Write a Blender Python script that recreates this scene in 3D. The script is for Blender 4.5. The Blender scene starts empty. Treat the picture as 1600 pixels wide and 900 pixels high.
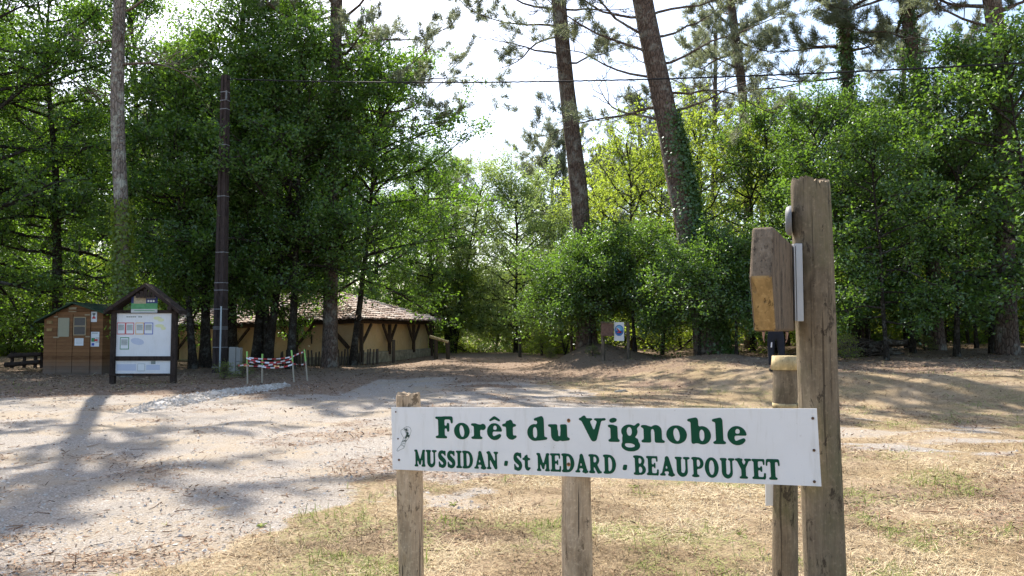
import bpy, math, random
import numpy as np
from mathutils import Vector, Matrix
R = math.radians
scene = bpy.context.scene
COL = scene.collection
rng = np.random.default_rng(7)
random.seed(7)

# ------------------------------------------------------------------ camera
CAMZ, F, HOR = 1.5, 1200.0, 515.0
PITCH = math.atan((HOR - 450.0) / F)
def ray(px, py):
    x = (px - 800) / F; y = (450 - py) / F
    return np.array([x, math.cos(PITCH) - y * math.sin(PITCH), math.sin(PITCH) + y * math.cos(PITCH)])
def P(px, py, D):
    r = ray(px, py); return np.array([0, 0, CAMZ]) + r * (D / r[1])
cd = bpy.data.cameras.new('camera'); cam = bpy.data.objects.new('camera', cd); COL.objects.link(cam)
cam.location = (0, 0, CAMZ); cam.rotation_euler = (R(90) + PITCH, 0, 0)
cd.sensor_width = 36; cd.lens = 27; cd.clip_end = 5000; cd.clip_start = 0.05
scene.camera = cam

# ------------------------------------------------------------------ object helpers
def tag(o, label=None, cat=None, group=None, kind=None):
    if label: o['label'] = label
    if cat: o['category'] = cat
    if group: o['group'] = group
    if kind: o['kind'] = kind
    return o
def empty(name, loc=(0, 0, 0), label=None, cat=None, group=None, rz=0):
    o = bpy.data.objects.new(name, None); COL.objects.link(o)
    o.location = tuple(float(v) for v in loc); o.rotation_euler = (0, 0, rz); o.empty_display_size = .2
    return tag(o, label, cat, group)
def link(name, me, parent=None):
    o = bpy.data.objects.new(name, me); COL.objects.link(o)
    if parent is not None: o.parent = parent
    return o
def copy_tree(o, parent=None):
    c = o.copy(); COL.objects.link(c); c.parent = parent
    for ch in list(o.children): copy_tree(ch, c)
    return c

class MB:
    """collects verts / faces (with material slot and a per-face random value)"""
    def __init__(s): s.v = []; s.f3 = []; s.f4 = []; s.m3 = []; s.m4 = []; s.r3 = []; s.r4 = []; s.n = 0; s.poly = []; s.s3=[]; s.s4=[]
    def addv(s, v):
        v = np.asarray(v, float).reshape(-1, 3); b = s.n; s.v.append(v); s.n += len(v); return b
    def quads(s, v, f, m=0, r=None, smooth=False):
        b = s.addv(v); f = np.asarray(f, int).reshape(-1, 4) + b
        s.f4.append(f); s.m4.append(np.full(len(f), m)); s.r4.append(np.full(len(f), random.random()) if r is None else np.broadcast_to(np.asarray(r, float), (len(f),)))
        s.s4.append(np.full(len(f), smooth))
    def tris(s, v, f, m=0, r=None, smooth=False):
        b = s.addv(v); f = np.asarray(f, int).reshape(-1, 3) + b
        s.f3.append(f); s.m3.append(np.full(len(f), m)); s.r3.append(np.full(len(f), random.random()) if r is None else np.broadcast_to(np.asarray(r, float), (len(f),)))
        s.s3.append(np.full(len(f), smooth))
    def ngon(s, v, m=0):
        b = s.addv(v); s.poly.append((list(range(b, b + len(v))), m))
    def box(s, c, size, rz=0, m=0, M=None):
        c = np.asarray(c, float); h = np.asarray(size, float) / 2
        v = np.array([[x, y, z] for x in (-1, 1) for y in (-1, 1) for z in (-1, 1)]) * h
        if M is not None: v = v @ np.asarray(M).T
        elif rz:
            ca, sa = math.cos(rz), math.sin(rz); v = v @ np.array([[ca, -sa, 0], [sa, ca, 0], [0, 0, 1]]).T
        s.quads(v + c, [[0, 1, 3, 2], [4, 6, 7, 5], [0, 4, 5, 1], [2, 3, 7, 6], [0, 2, 6, 4], [1, 5, 7, 3]], m)
    def bar(s, a, b, w, t, up=(0, 0, 1), m=0, w2=None, t2=None):
        a = np.asarray(a, float); b = np.asarray(b, float); d = b - a; d /= np.linalg.norm(d)
        up = np.asarray(up, float); x = np.cross(d, up); x /= np.linalg.norm(x) + 1e-9; y = np.cross(x, d)
        w2 = w if w2 is None else w2; t2 = t if t2 is None else t2
        v = [a + x * i * w / 2 + y * j * t / 2 for i, j in ((-1, -1), (1, -1), (1, 1), (-1, 1))] + [b + x * i * w2 / 2 + y * j * t2 / 2 for i, j in ((-1, -1), (1, -1), (1, 1), (-1, 1))]
        s.quads(v, [[0, 3, 2, 1], [4, 5, 6, 7], [0, 1, 5, 4], [1, 2, 6, 5], [2, 3, 7, 6], [3, 0, 4, 7]], m)
    def tube(s, pts, rad, sides=6, m=0, cap=True, noise=0, smooth=True, r=None, flat=1.0):
        pts = np.asarray(pts, float); n = len(pts); rad = np.broadcast_to(np.asarray(rad, float), (n,))
        t = np.gradient(pts, axis=0); t /= np.linalg.norm(t, axis=1)[:, None] + 1e-9
        ref = np.array([1, 0, 0]) if abs(t[:, 2].mean()) > .7 else np.array([0, 0, 1])
        x = np.cross(t, ref); x /= np.linalg.norm(x, axis=1)[:, None] + 1e-9; y = np.cross(t, x)
        a = np.arange(sides) / sides * 2 * math.pi
        ca, sa = np.cos(a), np.sin(a)
        rr = rad[:, None] * np.ones(sides)
        if noise: 
            ph = rng.random(4) * 6.28
            zz = np.arange(n)[:, None]
            rr = rr * (1 + noise * (np.sin(2 * a + ph[0] + zz * .35) * .5 + np.sin(3 * a + ph[1] - zz * .5) * .4 + np.sin(5 * a + ph[2] + zz * .9) * .3 + rng.normal(0, .25, rr.shape)))
        v = pts[:, None] + x[:, None] * (rr * ca)[..., None] + y[:, None] * (rr * sa)[..., None] * flat
        v = v.reshape(-1, 3)
        i = np.arange(n - 1)[:, None] * sides; j = np.arange(sides)[None]; k = (j + 1) % sides
        f = np.stack([i + j, i + k, i + sides + k, i + sides + j], -1).reshape(-1, 4)[:, ::-1]
        s.quads(v, f, m, r, smooth)
        if cap:
            for e, idx in ((0, 0), (n - 1, (n - 1) * sides)):
                ring = v[idx:idx + sides]; c = ring.mean(0) ; vv = np.vstack([ring, c]); jj = np.arange(sides)
                ff = np.stack([jj, (jj + 1) % sides, np.full(sides, sides)], -1)
                s.tris(vv, ff if e == 0 else ff[:, ::-1], m + 0, r)
    def mesh(s, name, mats):
        me = bpy.data.meshes.new(name)
        v = np.vstack(s.v); f3 = np.vstack(s.f3) if s.f3 else np.zeros((0, 3), int); f4 = np.vstack(s.f4) if s.f4 else np.zeros((0, 4), int)
        pl = [np.array(p[0]) for p in s.poly]
        loops = np.concatenate([f3.ravel(), f4.ravel()] + pl).astype(np.int32)
        tot = np.concatenate([np.full(len(f3), 3), np.full(len(f4), 4), np.array([len(p) for p in pl], int)]).astype(np.int32)
        start = np.concatenate([[0], np.cumsum(tot)[:-1]]).astype(np.int32)
        me.vertices.add(len(v)); me.vertices.foreach_set('co', v.astype(np.float32).ravel())
        me.loops.add(len(loops)); me.loops.foreach_set('vertex_index', loops)
        me.polygons.add(len(tot)); me.polygons.foreach_set('loop_start', start)
        mi = np.concatenate(s.m3 + s.m4 + [np.array([p[1] for p in s.poly])]) if (s.m3 or s.m4 or s.poly) else np.zeros(0)
        me.polygons.foreach_set('material_index', mi.astype(np.int32))
        sm = np.concatenate(s.s3 + s.s4 + [np.zeros(len(s.poly), bool)])
        me.polygons.foreach_set('use_smooth', sm.astype(bool))
        rr = np.concatenate(s.r3 + s.r4 + [np.zeros(len(s.poly))])
        at = me.attributes.new('rnd', 'FLOAT', 'FACE'); at.data.foreach_set('value', rr.astype(np.float32))
        me.update(calc_edges=True)
        for m in (mats if isinstance(mats, (list, tuple)) else [mats]): me.materials.append(m)
        return me
    def build(s, name, mats, parent=None, bevel=0):
        o = link(name, s.mesh(name, mats), parent)
        if bevel:
            b = o.modifiers.new('bevel', 'BEVEL'); b.width = bevel; b.segments = 2; b.limit_method = 'ANGLE'
        return o

# ------------------------------------------------------------------ material helpers
class NT:
    def __init__(s, name):
        s.mat = bpy.data.materials.new(name); s.mat.use_nodes = True; s.t = s.mat.node_tree; s.t.nodes.clear()
        s.out = s.t.nodes.new('ShaderNodeOutputMaterial')
    def n(s, typ, props=None, **ins):
        nd = s.t.nodes.new('ShaderNode' + typ)
        for k, v in (props or {}).items(): setattr(nd, k, v)
        for k, v in ins.items():
            key = k.replace('_', ' ')
            if k[0] == 'i' and k[1:].isdigit(): sock = nd.inputs[int(k[1:])]
            else: sock = nd.inputs[key]
            s.set(sock, v)
        return nd
    def set(s, sock, v):
        if isinstance(v, bpy.types.NodeSocket): s.t.links.new(v, sock)
        elif isinstance(v, bpy.types.Node): s.t.links.new(v.outputs[0], sock)
        else:
            if sock.type == 'RGBA' and len(v) == 3: v = (*v, 1)
            sock.default_value = v
    def mix(s, f, a, b, mode='MIX'):
        nd = s.t.nodes.new('ShaderNodeMix'); nd.data_type = 'RGBA'; nd.blend_type = mode; nd.clamp_factor = True
        s.set(nd.inputs[0], f); s.set(nd.inputs[6], a); s.set(nd.inputs[7], b); return nd.outputs[2]
    def math(s, op, a, b=0.5, clamp=False):
        nd = s.t.nodes.new('ShaderNodeMath'); nd.operation = op; nd.use_clamp = clamp
        s.set(nd.inputs[0], a); s.set(nd.inputs[1], b); return nd.outputs[0]
    def ramp(s, f, *stops, interp='LINEAR'):
        nd = s.t.nodes.new('ShaderNodeValToRGB'); nd.color_ramp.interpolation = interp; e = nd.color_ramp.elements
        while len(e) < len(stops): e.new(0.5)
        for el, (p, c) in zip(e, stops): el.position = p; el.color = (*c, 1) if not isinstance(c, (int, float)) else (c, c, c, 1)
        s.set(nd.inputs[0], f); return nd.outputs[0]
    def coord(s, which='Object', scale=None):
        nd = s.t.nodes.new('ShaderNodeTexCoord'); o = nd.outputs[which]
        if scale is not None:
            m = s.t.nodes.new('ShaderNodeMapping'); m.inputs['Scale'].default_value = scale; s.t.links.new(o, m.inputs['Vector']); o = m.outputs[0]
        return o
    def noise(s, vec, scale, detail=4, rough=.6, dist=0):
        nd = s.n('TexNoise', None, Vector=vec, Scale=scale, Detail=detail, Roughness=rough, Distortion=dist); return nd.outputs[0]
    def attr(s, name):
        nd = s.t.nodes.new('ShaderNodeAttribute'); nd.attribute_name = name; return nd.outputs['Fac']
    def bump(s, h, strength=.5, dist=.01):
        return s.n('Bump', None, Height=h, Strength=strength, Distance=dist).outputs[0]
    def done(s, color, rough=.8, bump=None, spec=.3, metal=0):
        b = s.n('BsdfPrincipled', None, Base_Color=color, Roughness=rough, Metallic=metal)
        b.inputs['Specular IOR Level'].default_value = spec
        if bump is not None: s.t.links.new(bump, b.inputs['Normal'])
        s.t.links.new(b.outputs[0], s.out.inputs[0]); return s.mat

def m_plain(name, c, rough=.7, var=.12, spec=.3, metal=0, sc=6):
    n = NT(name); co = n.coord('Object'); f = n.noise(co, sc, 5)
    c = np.array(c); col = n.mix(f, tuple(np.clip(c * (1 - var * 2), 0, 1)), tuple(np.clip(c * (1 + var * 2), 0, 1)))
    return n.done(col, rough, n.bump(n.noise(co, sc * 12, 3), .15, .005), spec, metal)
def m_wood(name, a, b, sc=1.0, green=0, crack=.6, spec=.2):
    """weathered round timber: long grain along Z, stains, cracks"""
    n = NT(name); co = n.coord('Object')
    g = n.noise(n.coord('Object', (13 * sc, 13 * sc, 2.4 * sc)), 2.2, 9, .74, .9)
    fine = n.noise(n.coord('Object', (90 * sc, 90 * sc, 3 * sc)), 2.0, 4, .6)
    st = n.noise(n.coord('Object', (5, 5, 1.6)), 1.4, 5, .6, .4)
    col = n.mix(n.ramp(g, (.25, 0), (.75, 1)), a, b)
    col = n.mix(n.ramp(n.noise(co, 14, 6, .7), (.45, 0), (.75, .4)), col, tuple(np.array(b) * 1.25))
    col = n.mix(n.ramp(fine, (.35, .0), (.75, .45)), col, tuple(np.array(a) * .45))
    col = n.mix(n.ramp(st, (.5, 0), (.66, .75)), col, tuple(np.array(a) * .4))
    if green: col = n.mix(n.ramp(n.noise(co, 3.1, 6), (.48, 0), (.7, green)), col, (.10, .105, .045))
    pt = n.ramp(n.noise(n.coord('Object', (7, 7, 3.2)), 2.4, 7, .72, .3), (.58, 0), (.615, .85)); col = n.mix(pt, col, tuple(np.array(a) * .33))
    col = n.mix(n.ramp(n.noise(co, 60, 3, .6), (.55, 0), (.75, .45)), col, tuple(np.clip(np.array(b) * 1.35, 0, 1)))
    ck = n.ramp(n.noise(n.coord('Object', (42 * sc, 42 * sc, .9)), 1.3, 2, .5, .5), (.335, 1), (.36, 0))
    col = n.mix(n.math('MULTIPLY', ck, crack), col, (.02, .014, .01))
    h = n.math('SUBTRACT', g, n.math('MULTIPLY', ck, 1.2))
    return n.done(col, .85, n.bump(h, .7, .008), spec)
# ------------------------------------------------------------------ lettering built from strokes, rounded, traced into a mesh
def _grid(w, y0=-.45, y1=1.35, res=70, pad=.1):
    nx = int((w + 2 * pad) * res); ny = int((y1 - y0) * res)
    X, Y = np.meshgrid(-pad + (np.arange(nx) + .5) / res, y0 + (np.arange(ny) + .5) / res)
    return X, Y
class Gl:
    def __init__(s, w): s.w = w; s.X, s.Y = _grid(w); s.a = np.zeros(s.X.shape)
    def box(s, x0, y0, x1, y1, v=1): s.a[(s.X >= x0) & (s.X <= x1) & (s.Y >= y0) & (s.Y <= y1)] = v; return s
    def ell(s, cx, cy, rx, ry, v=1, rot=0):
        dx, dy = s.X - cx, s.Y - cy; c, n = math.cos(rot), math.sin(rot)
        u = dx * c + dy * n; w = -dx * n + dy * c
        s.a[(u / rx) ** 2 + (w / ry) ** 2 <= 1] = v; return s
    def cap(s, x0, y0, x1, y1, w, v=1, w2=None):
        w2 = w if w2 is None else w2
        d = np.array([x1 - x0, y1 - y0]); L = d @ d + 1e-9
        t = np.clip(((s.X - x0) * d[0] + (s.Y - y0) * d[1]) / L, 0, 1)
        s.a[np.hypot(s.X - x0 - t * d[0], s.Y - y0 - t * d[1]) <= (w + (w2 - w) * t) / 2] = v; return s
    def arc(s, cx, cy, rx, ry, a0, a1, w, v=1, w2=None, n=22):
        p = [(cx + rx * math.cos(R(a0 + (a1 - a0) * i / n)), cy + ry * math.sin(R(a0 + (a1 - a0) * i / n))) for i in range(n + 1)]
        w2 = w if w2 is None else w2
        for i in range(n): s.cap(*p[i], *p[i + 1], w + (w2 - w) * i / n, v, w + (w2 - w) * (i + 1) / n)
        return s
    def serif(s, x0, x1, y, t=.11): s.cap(x0 + t / 2, y, x1 - t / 2, y, t); return s
def G_(ch, heavy):
    st = .30 if heavy else .25      # stem
    xh = .72; t = .12 if heavy else .13
    b, e = t / 2, 1 - t / 2
    if ch == 'F':
        g = Gl(.92); g.box(.16, .04, .16 + st + .02, .96).serif(0, .62, b).serif(0, .8, e).box(.4, .86, .84, 1.0).cap(.84, .93, .86, .72, .16, w2=.1); g.box(.4, .46, .62, .58).cap(.66, .66, .66, .36, .13)
    elif ch == 'o': g = Gl(.78); g.ell(.39, .35, .39, .375).ell(.39, .35, .115, .27, 0, .12)
    elif ch == 'r': g = Gl(.72); g.box(.14, .04, .14 + st, .66).serif(0, .56, b).serif(0, .3, .65).cap(.42, .5, .56, .58, .16).ell(.58, .55, .145, .145)
    elif ch in 'ec' or ch == 'ê':
        g = Gl(.74); g.ell(.37, .35, .37, .375).ell(.38, .3, .115, .24, 0).box(.38, .2, .8, .345, 0).box(.25, .345, .735, .43); g.ell(.4, .52, .09, .1, 0).cap(.4, .1, .62, .19, .14).cap(.3, .07, .5, .06, .12)
        if ch == 'ê': g.cap(.16, .84, .38, .97, .1, w2=.14).cap(.38, .97, .62, .84, .14, w2=.1)
    elif ch == 't':
        g = Gl(.62); g.box(.16, .14, .16 + st, .84).cap(.14, .66, .36, .84, .1).cap(.03, .64, .56, .64, .12).cap(.31, .13, .42, .1, .2).cap(.4, .08, .57, .15, .12)
    elif ch == 'd':
        g = Gl(.9); g.ell(.33, .34, .33, .365).ell(.35, .34, .1, .25, 0).box(.46, .05, .46 + st, .98).cap(.36, .9, .66, 1.0, .12).cap(.5, .05, .84, .1, .12).box(.46, .02, .76, .12)
    elif ch == 'u':
        g = Gl(.98); g.box(.12, .2, .12 + st, .7).cap(.03, .65, .3, .66, .11).ell(.37, .22, .25, .245).box(.56, .04, .56 + st, .7).cap(.48, .65, .76, .66, .11).cap(.6, .05, .92, .09, .12).box(.45, .2, .545, .75, 0)
    elif ch == 'V':
        g = Gl(1.12); g.cap(.26, .94, .58, .16, .32, w2=.26).cap(.86, .94, .62, .12, .16, w2=.2).serif(0, .58, e).serif(.62, 1.12, e).box(.3, .98, 1.0, 1.3, 0).cap(.56, .09, .6, .09, .16)
    elif ch == 'i': g = Gl(.5); g.box(.12, .04, .12 + st, .68).serif(0, .5, b).serif(0, .3, .66).ell(.24, .9, .17, .1, 1, .2)
    elif ch == 'l': g = Gl(.54); g.box(.13, .04, .13 + st, .98).serif(0, .54, b).cap(.05, .93, .34, .99, .12)
    elif ch == 'b':
        g = Gl(.9); g.box(.13, .05, .13 + st, .98).cap(.05, .93, .34, .99, .12).ell(.57, .34, .33, .365).ell(.55, .34, .1, .24, 0).box(.13, .02, .13 + st - .02, .6).box(.14, .0, .25, .2)
    elif ch == 'n':
        g = Gl(.98); g.box(.12, .04, .12 + st, .68).serif(0, .5, b).serif(0, .3, .66).ell(.62, .48, .24, .25).box(.56, .04, .56 + st, .5).serif(.5, .98, b).box(.42, 0, .55, .46, 0).ell(.485, .44, .066, .14, 0)
    elif ch == 'g':
        g = Gl(.8); g.ell(.36, .45, .32, .285).ell(.36, .45, .1, .19, 0).cap(.6, .62, .72, .74, .13).cap(.2, .19, .62, .1, .16); g.arc(.38, -.12, .29, .17, -200, 60, .13, w2=.2).cap(.14, .2, .14, .06, .15).cap(.2, .04, .55, .02, .14)
    elif ch == 'M': g = Gl(.98); g.box(.1, .04, .27, .96).box(.7, .04, .92, .96).cap(.2, .9, .49, .2, .19).cap(.78, .9, .5, .2, .13).serif(0, .36, b).serif(.6, .98, b).serif(0, .3, e).serif(.72, .98, e)
    elif ch == 'U': g = Gl(.86); g.box(.1, .3, .1 + st, .96).arc(.43, .32, .215, .24, 180, 360, .24, w2=.15).box(.58, .3, .72, .96).serif(0, .42, e).serif(.46, .86, e)
    elif ch == 'S':
        g = Gl(.66); g.arc(.33, .7, .2, .2, 40, 270, .17, w2=.25).arc(.33, .27, .2, .2, 90, -150, .25, w2=.17).cap(.2, .62, .46, .38, .26).box(.5, .66, .6, .98).box(.05, .02, .15, .36)
    elif ch == 'I': g = Gl(.5); g.box(.125, .04, .375, .96).serif(0, .5, b).serif(0, .5, e)
    elif ch == 'D': g = Gl(.86); g.ell(.38, .5, .46, .5).box(-.1, -.1, .1, 1.1, 0).box(.1, .0, .36, 1.0).ell(.4, .5, .19, .37, 0).box(.1, .0, .34, 1.0).serif(0, .3, b).serif(0, .3, e)
    elif ch == 'A': g = Gl(.96); g.cap(.46, .9, .2, .1, .15).cap(.48, .88, .74, .1, .27).serif(0, .38, b).serif(.5, .96, b).box(.26, .24, .66, .36)
    elif ch == 'N': g = Gl(.92); g.box(.12, .04, .26, .96).box(.66, .04, .8, .96).cap(.2, .9, .7, .12, .24).serif(0, .38, b).serif(0, .3, e).serif(.54, .92, e)
    elif ch == '-': g = Gl(.3); g.a[(np.abs(s_x := g.X - .15 - (g.Y - .36) * .25) < .13) & (np.abs(g.Y - .36) < .14)] = 1
    elif ch == 'E': g = Gl(.78); g.box(.11, .04, .11 + st, .96).serif(0, .7, b).serif(0, .7, e).cap(.7, .05, .72, .28, .12).cap(.68, .95, .68, .74, .11).box(.3, .45, .52, .56).cap(.54, .62, .54, .4, .1)
    elif ch == 'B': g = Gl(.82); g.ell(.42, .73, .32, .27).ell(.44, .28, .37, .28).box(-.1, -.1, .11, 1.2, 0).box(.11, .0, .34, 1.0).ell(.42, .73, .13, .15, 0).ell(.44, .27, .14, .16, 0).box(.11, 0, .11 + st, 1.0).serif(0, .3, b).serif(0, .3, e)
    elif ch == 'R': g = Gl(.92); g.ell(.42, .71, .34, .29).box(-.1, -.1, .11, 1.2, 0).box(.11, .04, .34, 1.0).ell(.42, .71, .14, .17, 0).box(.11, 0, .11 + st, 1.0).cap(.46, .46, .68, .1, .24).serif(0, .46, b).serif(0, .3, e).serif(.56, .92, b)
    elif ch == 'P': g = Gl(.8); g.ell(.42, .7, .37, .3).box(-.1, -.1, .11, 1.2, 0).box(.11, .04, .34, 1.0).ell(.42, .7, .15, .18, 0).box(.11, 0, .11 + st, 1.0).serif(0, .5, b).serif(0, .3, e)
    elif ch == 'O': g = Gl(.84); g.ell(.42, .5, .42, .51).ell(.42, .5, .16, .37, 0)
    elif ch == 'Y': g = Gl(.94); g.cap(.24, .9, .47, .48, .24).cap(.72, .9, .5, .48, .14).box(.34, .04, .6, .5).serif(.22, .72, b).serif(0, .46, e).serif(.52, .94, e)
    elif ch == 'T': g = Gl(.84); g.box(.29, .04, .55, .96).serif(.16, .68, b).box(.05, .87, .79, 1.0).cap(.08, .93, .06, .7, .1).cap(.76, .93, .78, .7, .1)
    return g
def _blur(a, k):
    for _ in range(3):
        for ax in (0, 1):
            c = np.cumsum(np.pad(a, [(k + 1, k) if i == ax else (0, 0) for i in (0, 1)]), axis=ax)
            n = a.shape[ax]
            a = (np.take(c, np.arange(2 * k + 1, 2 * k + 1 + n), axis=ax) - np.take(c, np.arange(n), axis=ax)) / (2 * k + 1)
    return a
def trace(g, k=2):
    """marching squares -> list of polygons in glyph coordinates"""
    a = _blur(g.a, k) - .5; X, Y = g.X, g.Y; polys = []; ny, nx = a.shape
    for j in range(ny - 1):
        i = 0
        row = (a[j] > 0) & (a[j + 1] > 0)
        while i < nx - 1:
            c = [(j, i), (j, i + 1), (j + 1, i + 1), (j + 1, i)]; v = [a[p] for p in c]
            if all(q > 0 for q in v):
                i2 = i
                while i2 + 1 < nx - 1 and row[i2 + 1] and row[i2 + 2]: i2 += 1
                polys.append([(X[j, i], Y[j, i]), (X[j, i2 + 1], Y[j, i2 + 1]), (X[j + 1, i2 + 1], Y[j + 1, i2 + 1]), (X[j + 1, i], Y[j + 1, i])])
                i = i2 + 1; continue
            if any(q > 0 for q in v):
                pts = []
                for q in range(4):
                    p0, p1 = c[q], c[(q + 1) % 4]; v0, v1 = v[q], v[(q + 1) % 4]
                    if v0 > 0: pts.append((X[p0], Y[p0]))
                    if (v0 > 0) != (v1 > 0):
                        t = v0 / (v0 - v1); pts.append((X[p0] + (X[p1] - X[p0]) * t, Y[p0] + (Y[p1] - Y[p0]) * t))
                if len(pts) >= 3: polys.append(pts)
            i += 1
    return polys
def put_glyph(mb, ch, heavy, x0, x1, base, cap, place, m=0, k=2):
    """fit glyph between x0..x1 (board metres) with baseline and cap height; place(u,v)->3D"""
    polys = trace(G_(ch, heavy), k)
    xs = [p[0] for q in polys for p in q]; a, b = min(xs), max(xs)
    for q in polys: mb.ngon([place(x0 + (x - a) / (b - a) * (x1 - x0), base + y * cap) for x, y in q], m)
# ------------------------------------------------------------------ terrain
def sstep(a, b, x):
    t = np.clip((x - a) / (b - a), 0, 1); return t * t * (3 - 2 * t)
_perm = rng.random((257, 257))
def vnoise(x, y, s):
    """smooth value noise, period 256 cells"""
    x = np.asarray(x, float) * s + 57.3; y = np.asarray(y, float) * s + 91.7
    xi = np.floor(x).astype(int); yi = np.floor(y).astype(int); fx = x - xi; fy = y - yi
    fx = fx * fx * (3 - 2 * fx); fy = fy * fy * (3 - 2 * fy)
    a = _perm[xi % 256, yi % 256]; b = _perm[(xi + 1) % 256, yi % 256]; c = _perm[xi % 256, (yi + 1) % 256]; d = _perm[(xi + 1) % 256, (yi + 1) % 256]
    return (a * (1 - fx) + b * fx) * (1 - fy) + (c * (1 - fx) + d * fx) * fy
def fbm(x, y, s, o=4):
    v = 0; w = 0
    for i in range(o): v = v + vnoise(x + 13.7 * i, y - 7.1 * i, s * 2 ** i) / 2 ** i; w += 1 / 2 ** i
    return v / w
BANK = np.array([(90, 10.5), (30, 12.3), (14, 13.4), (8, 14.6), (5, 16.6), (3.2, 20), (1.9, 24), (1.5, 29), (2.0, 36), (3.2, 44), (6, 60), (9, 90), (90, 95)], float)
def poly_sd(x, y, poly):
    x = np.asarray(x, float); y = np.asarray(y, float)
    d = np.full(x.shape, 1e9); ins = np.zeros(x.shape, bool); n = len(poly)
    for i in range(n):
        a, b = poly[i], poly[(i + 1) % n]; e = b - a
        t = np.clip(((x - a[0]) * e[0] + (y - a[1]) * e[1]) / (e @ e), 0, 1)
        d = np.minimum(d, np.hypot(x - a[0] - t * e[0], y - a[1] - t * e[1]))
        c = ((a[1] > y) != (b[1] > y)) & (x < (b[0] - a[0]) * (y - a[1]) / (b[1] - a[1] + 1e-12) + a[0])
        ins ^= c
    return np.where(ins, d, -d)
def terrain(x, y):
    x = np.asarray(x, float); y = np.asarray(y, float)
    d = poly_sd(x, y, BANK)
    h = .50 * sstep(-.4, 3.0, d) + .30 * sstep(3, 16, d)
    h = h + .66 * np.exp(-((x - 2.9) / 1.5) ** 2 - ((y - 28.5) / 2.6) ** 2)      # mound beside the track
    h = h + .22 * np.exp(-((x - 6.6) / 1.7) ** 2 - ((y - 23.5) / 1.8) ** 2)
    h = h - 1.3 * sstep(46, 70, y) * (1 - sstep(0, 8, d))                       # the track drops away
    h = h + .12 * sstep(36, 44, y) * (1 - sstep(46, 60, y)) * (d < 0)
    fade = 1 - sstep(60, 120, np.hypot(x, y))
    h = h + ((fbm(x, y, .35, 3) - .5) * .10 + (fbm(x, y, 2.2, 2) - .5) * .035) * fade
    h = h + (fbm(x, y, .9, 3) - .5) * .16 * sstep(0, 3, d) * fade               # rough bank
    for off_, wd_ in ((-.85, .28), (.85, .28), (3.2, .3), (4.9, .3)):           # wheel ruts curving up the track
        cx = x + 4.4 + (y - 12) * -.19 + off_ + .25 * np.sin(y * .3); h = h - .035 * np.exp(-(cx / wd_) ** 2) * sstep(5, 9, y) * (1 - sstep(30, 40, y)) * (d < 0)
    return h
def G(px, py):
    """where the sight line through a pixel meets the ground"""
    r = ray(px, py); r = r / r[1]
    Y = np.arange(2.0, 120, .02); z = CAMZ + r[2] * Y; t = terrain(r[0] * Y, Y)
    k = np.argmax(z <= t); Yk = Y[k] if (z <= t).any() else 60.0
    return np.array([r[0] * Yk, Yk, float(terrain(r[0] * Yk, Yk))])
def on(x, y, dz=0): return np.array([x, y, float(terrain(x, y)) + dz])

# gravel area: outline in metres
ROAD = np.array([(-90, -40), (-2.2, -40), (-2.3, 3.5), (-2.3, 5.2), (-2.0, 6.3), (-1.25, 7.6), (-.6, 8.6), (.6, 9.3), (3, 9.6), (8, 9.8), (16, 9.6), (40, 9.0), (90, 6), (90, 10), (40, 12.0), (14, 12.6), (7, 12.9), (3.4, 14.2),
                 (1.6, 16.5), (1.0, 20), (.6, 26), (.6, 34), (1.6, 44), (3, 60), (4, 90), (-1, 90), (-2.5, 60), (-3.2, 44), (-4.6, 34), (-6.2, 26), (-7.4, 21.5), (-10, 18.6), (-16, 17.8), (-30, 18), (-90, 20)], float)
def masks(x, y):
    sd = poly_sd(x, y, ROAD); n = fbm(x, y, .8, 4) - .5
    road = sstep(-1.5, .9, sd + n * 3.2 + (fbm(x, y, 2.6, 3) - .5) * 1.6); road = road * (1 - .62 * sstep(.5, 3.5, x) * sstep(.35, .6, fbm(x + 5, y * 2.2, .8, 4)) - .2 * sstep(.5, 3.5, x))
    dk = poly_sd(x, y, BANK)
    n2 = fbm(x, y, 3.2, 3) - .5; n = n + n2 * .7
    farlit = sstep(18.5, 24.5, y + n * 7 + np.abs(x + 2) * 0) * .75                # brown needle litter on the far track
    litter_l = sstep(16.6, 18.6, y - np.minimum(0, x + 6) * .0 + n * 3) * (x < -4)  # brown pine litter beyond the gravel on the left
    litter = np.clip(np.maximum(farlit, litter_l) + sstep(.50, .70, fbm(x, y, .9, 4)) * .52, 0, 1)
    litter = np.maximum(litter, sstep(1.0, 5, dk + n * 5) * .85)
    cx = (x + 4.4 + (y - 12) * -.19)                                          # bare pale wheel lane curving away up the track
    lane = np.exp(-((cx) / 1.0) ** 2) * sstep(9, 12, y) * (1 - sstep(22, 27, y)) * sstep(.3, .55, fbm(x, y, .5, 3))
    litter = litter * (1 - .8 * lane)
    green = sstep(.55, .70, fbm(x + 40, y, 1.6, 4) + .10 * np.exp(-((sd + .9) / .9) ** 2))
    green = green * (1 - road) * (1 - .6 * (dk > 1))
    return road, litter, green
gx = np.concatenate([-np.geomspace(1500, 22, 26), np.arange(-21.8, 20, .16), np.geomspace(20, 1500, 26)])
gy = np.concatenate([-np.geomspace(1500, 4, 22), np.arange(-3.6, 1.5, .5), np.arange(1.6, 20, .12), np.arange(20, 46, .22), np.geomspace(46.5, 2500, 44)])
XX, YY = np.meshgrid(gx, gy); ZZ = terrain(XX, YY)
mr, ml, mg = masks(XX, YY)

n = NT('ground_surface'); co = n.coord('Object')
ra, la, ga = n.attr('road'), n.attr('litter'), n.attr('green')
big = n.noise(co, .7, 6, .62); mid = n.noise(co, 5, 6, .7); fine = n.noise(co, 38, 5, .75); vf = n.noise(co, 160, 3, .7)
stretch = n.noise(n.coord('Object', (6, 14, 6)), 4, 5, .7, .5)
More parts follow.
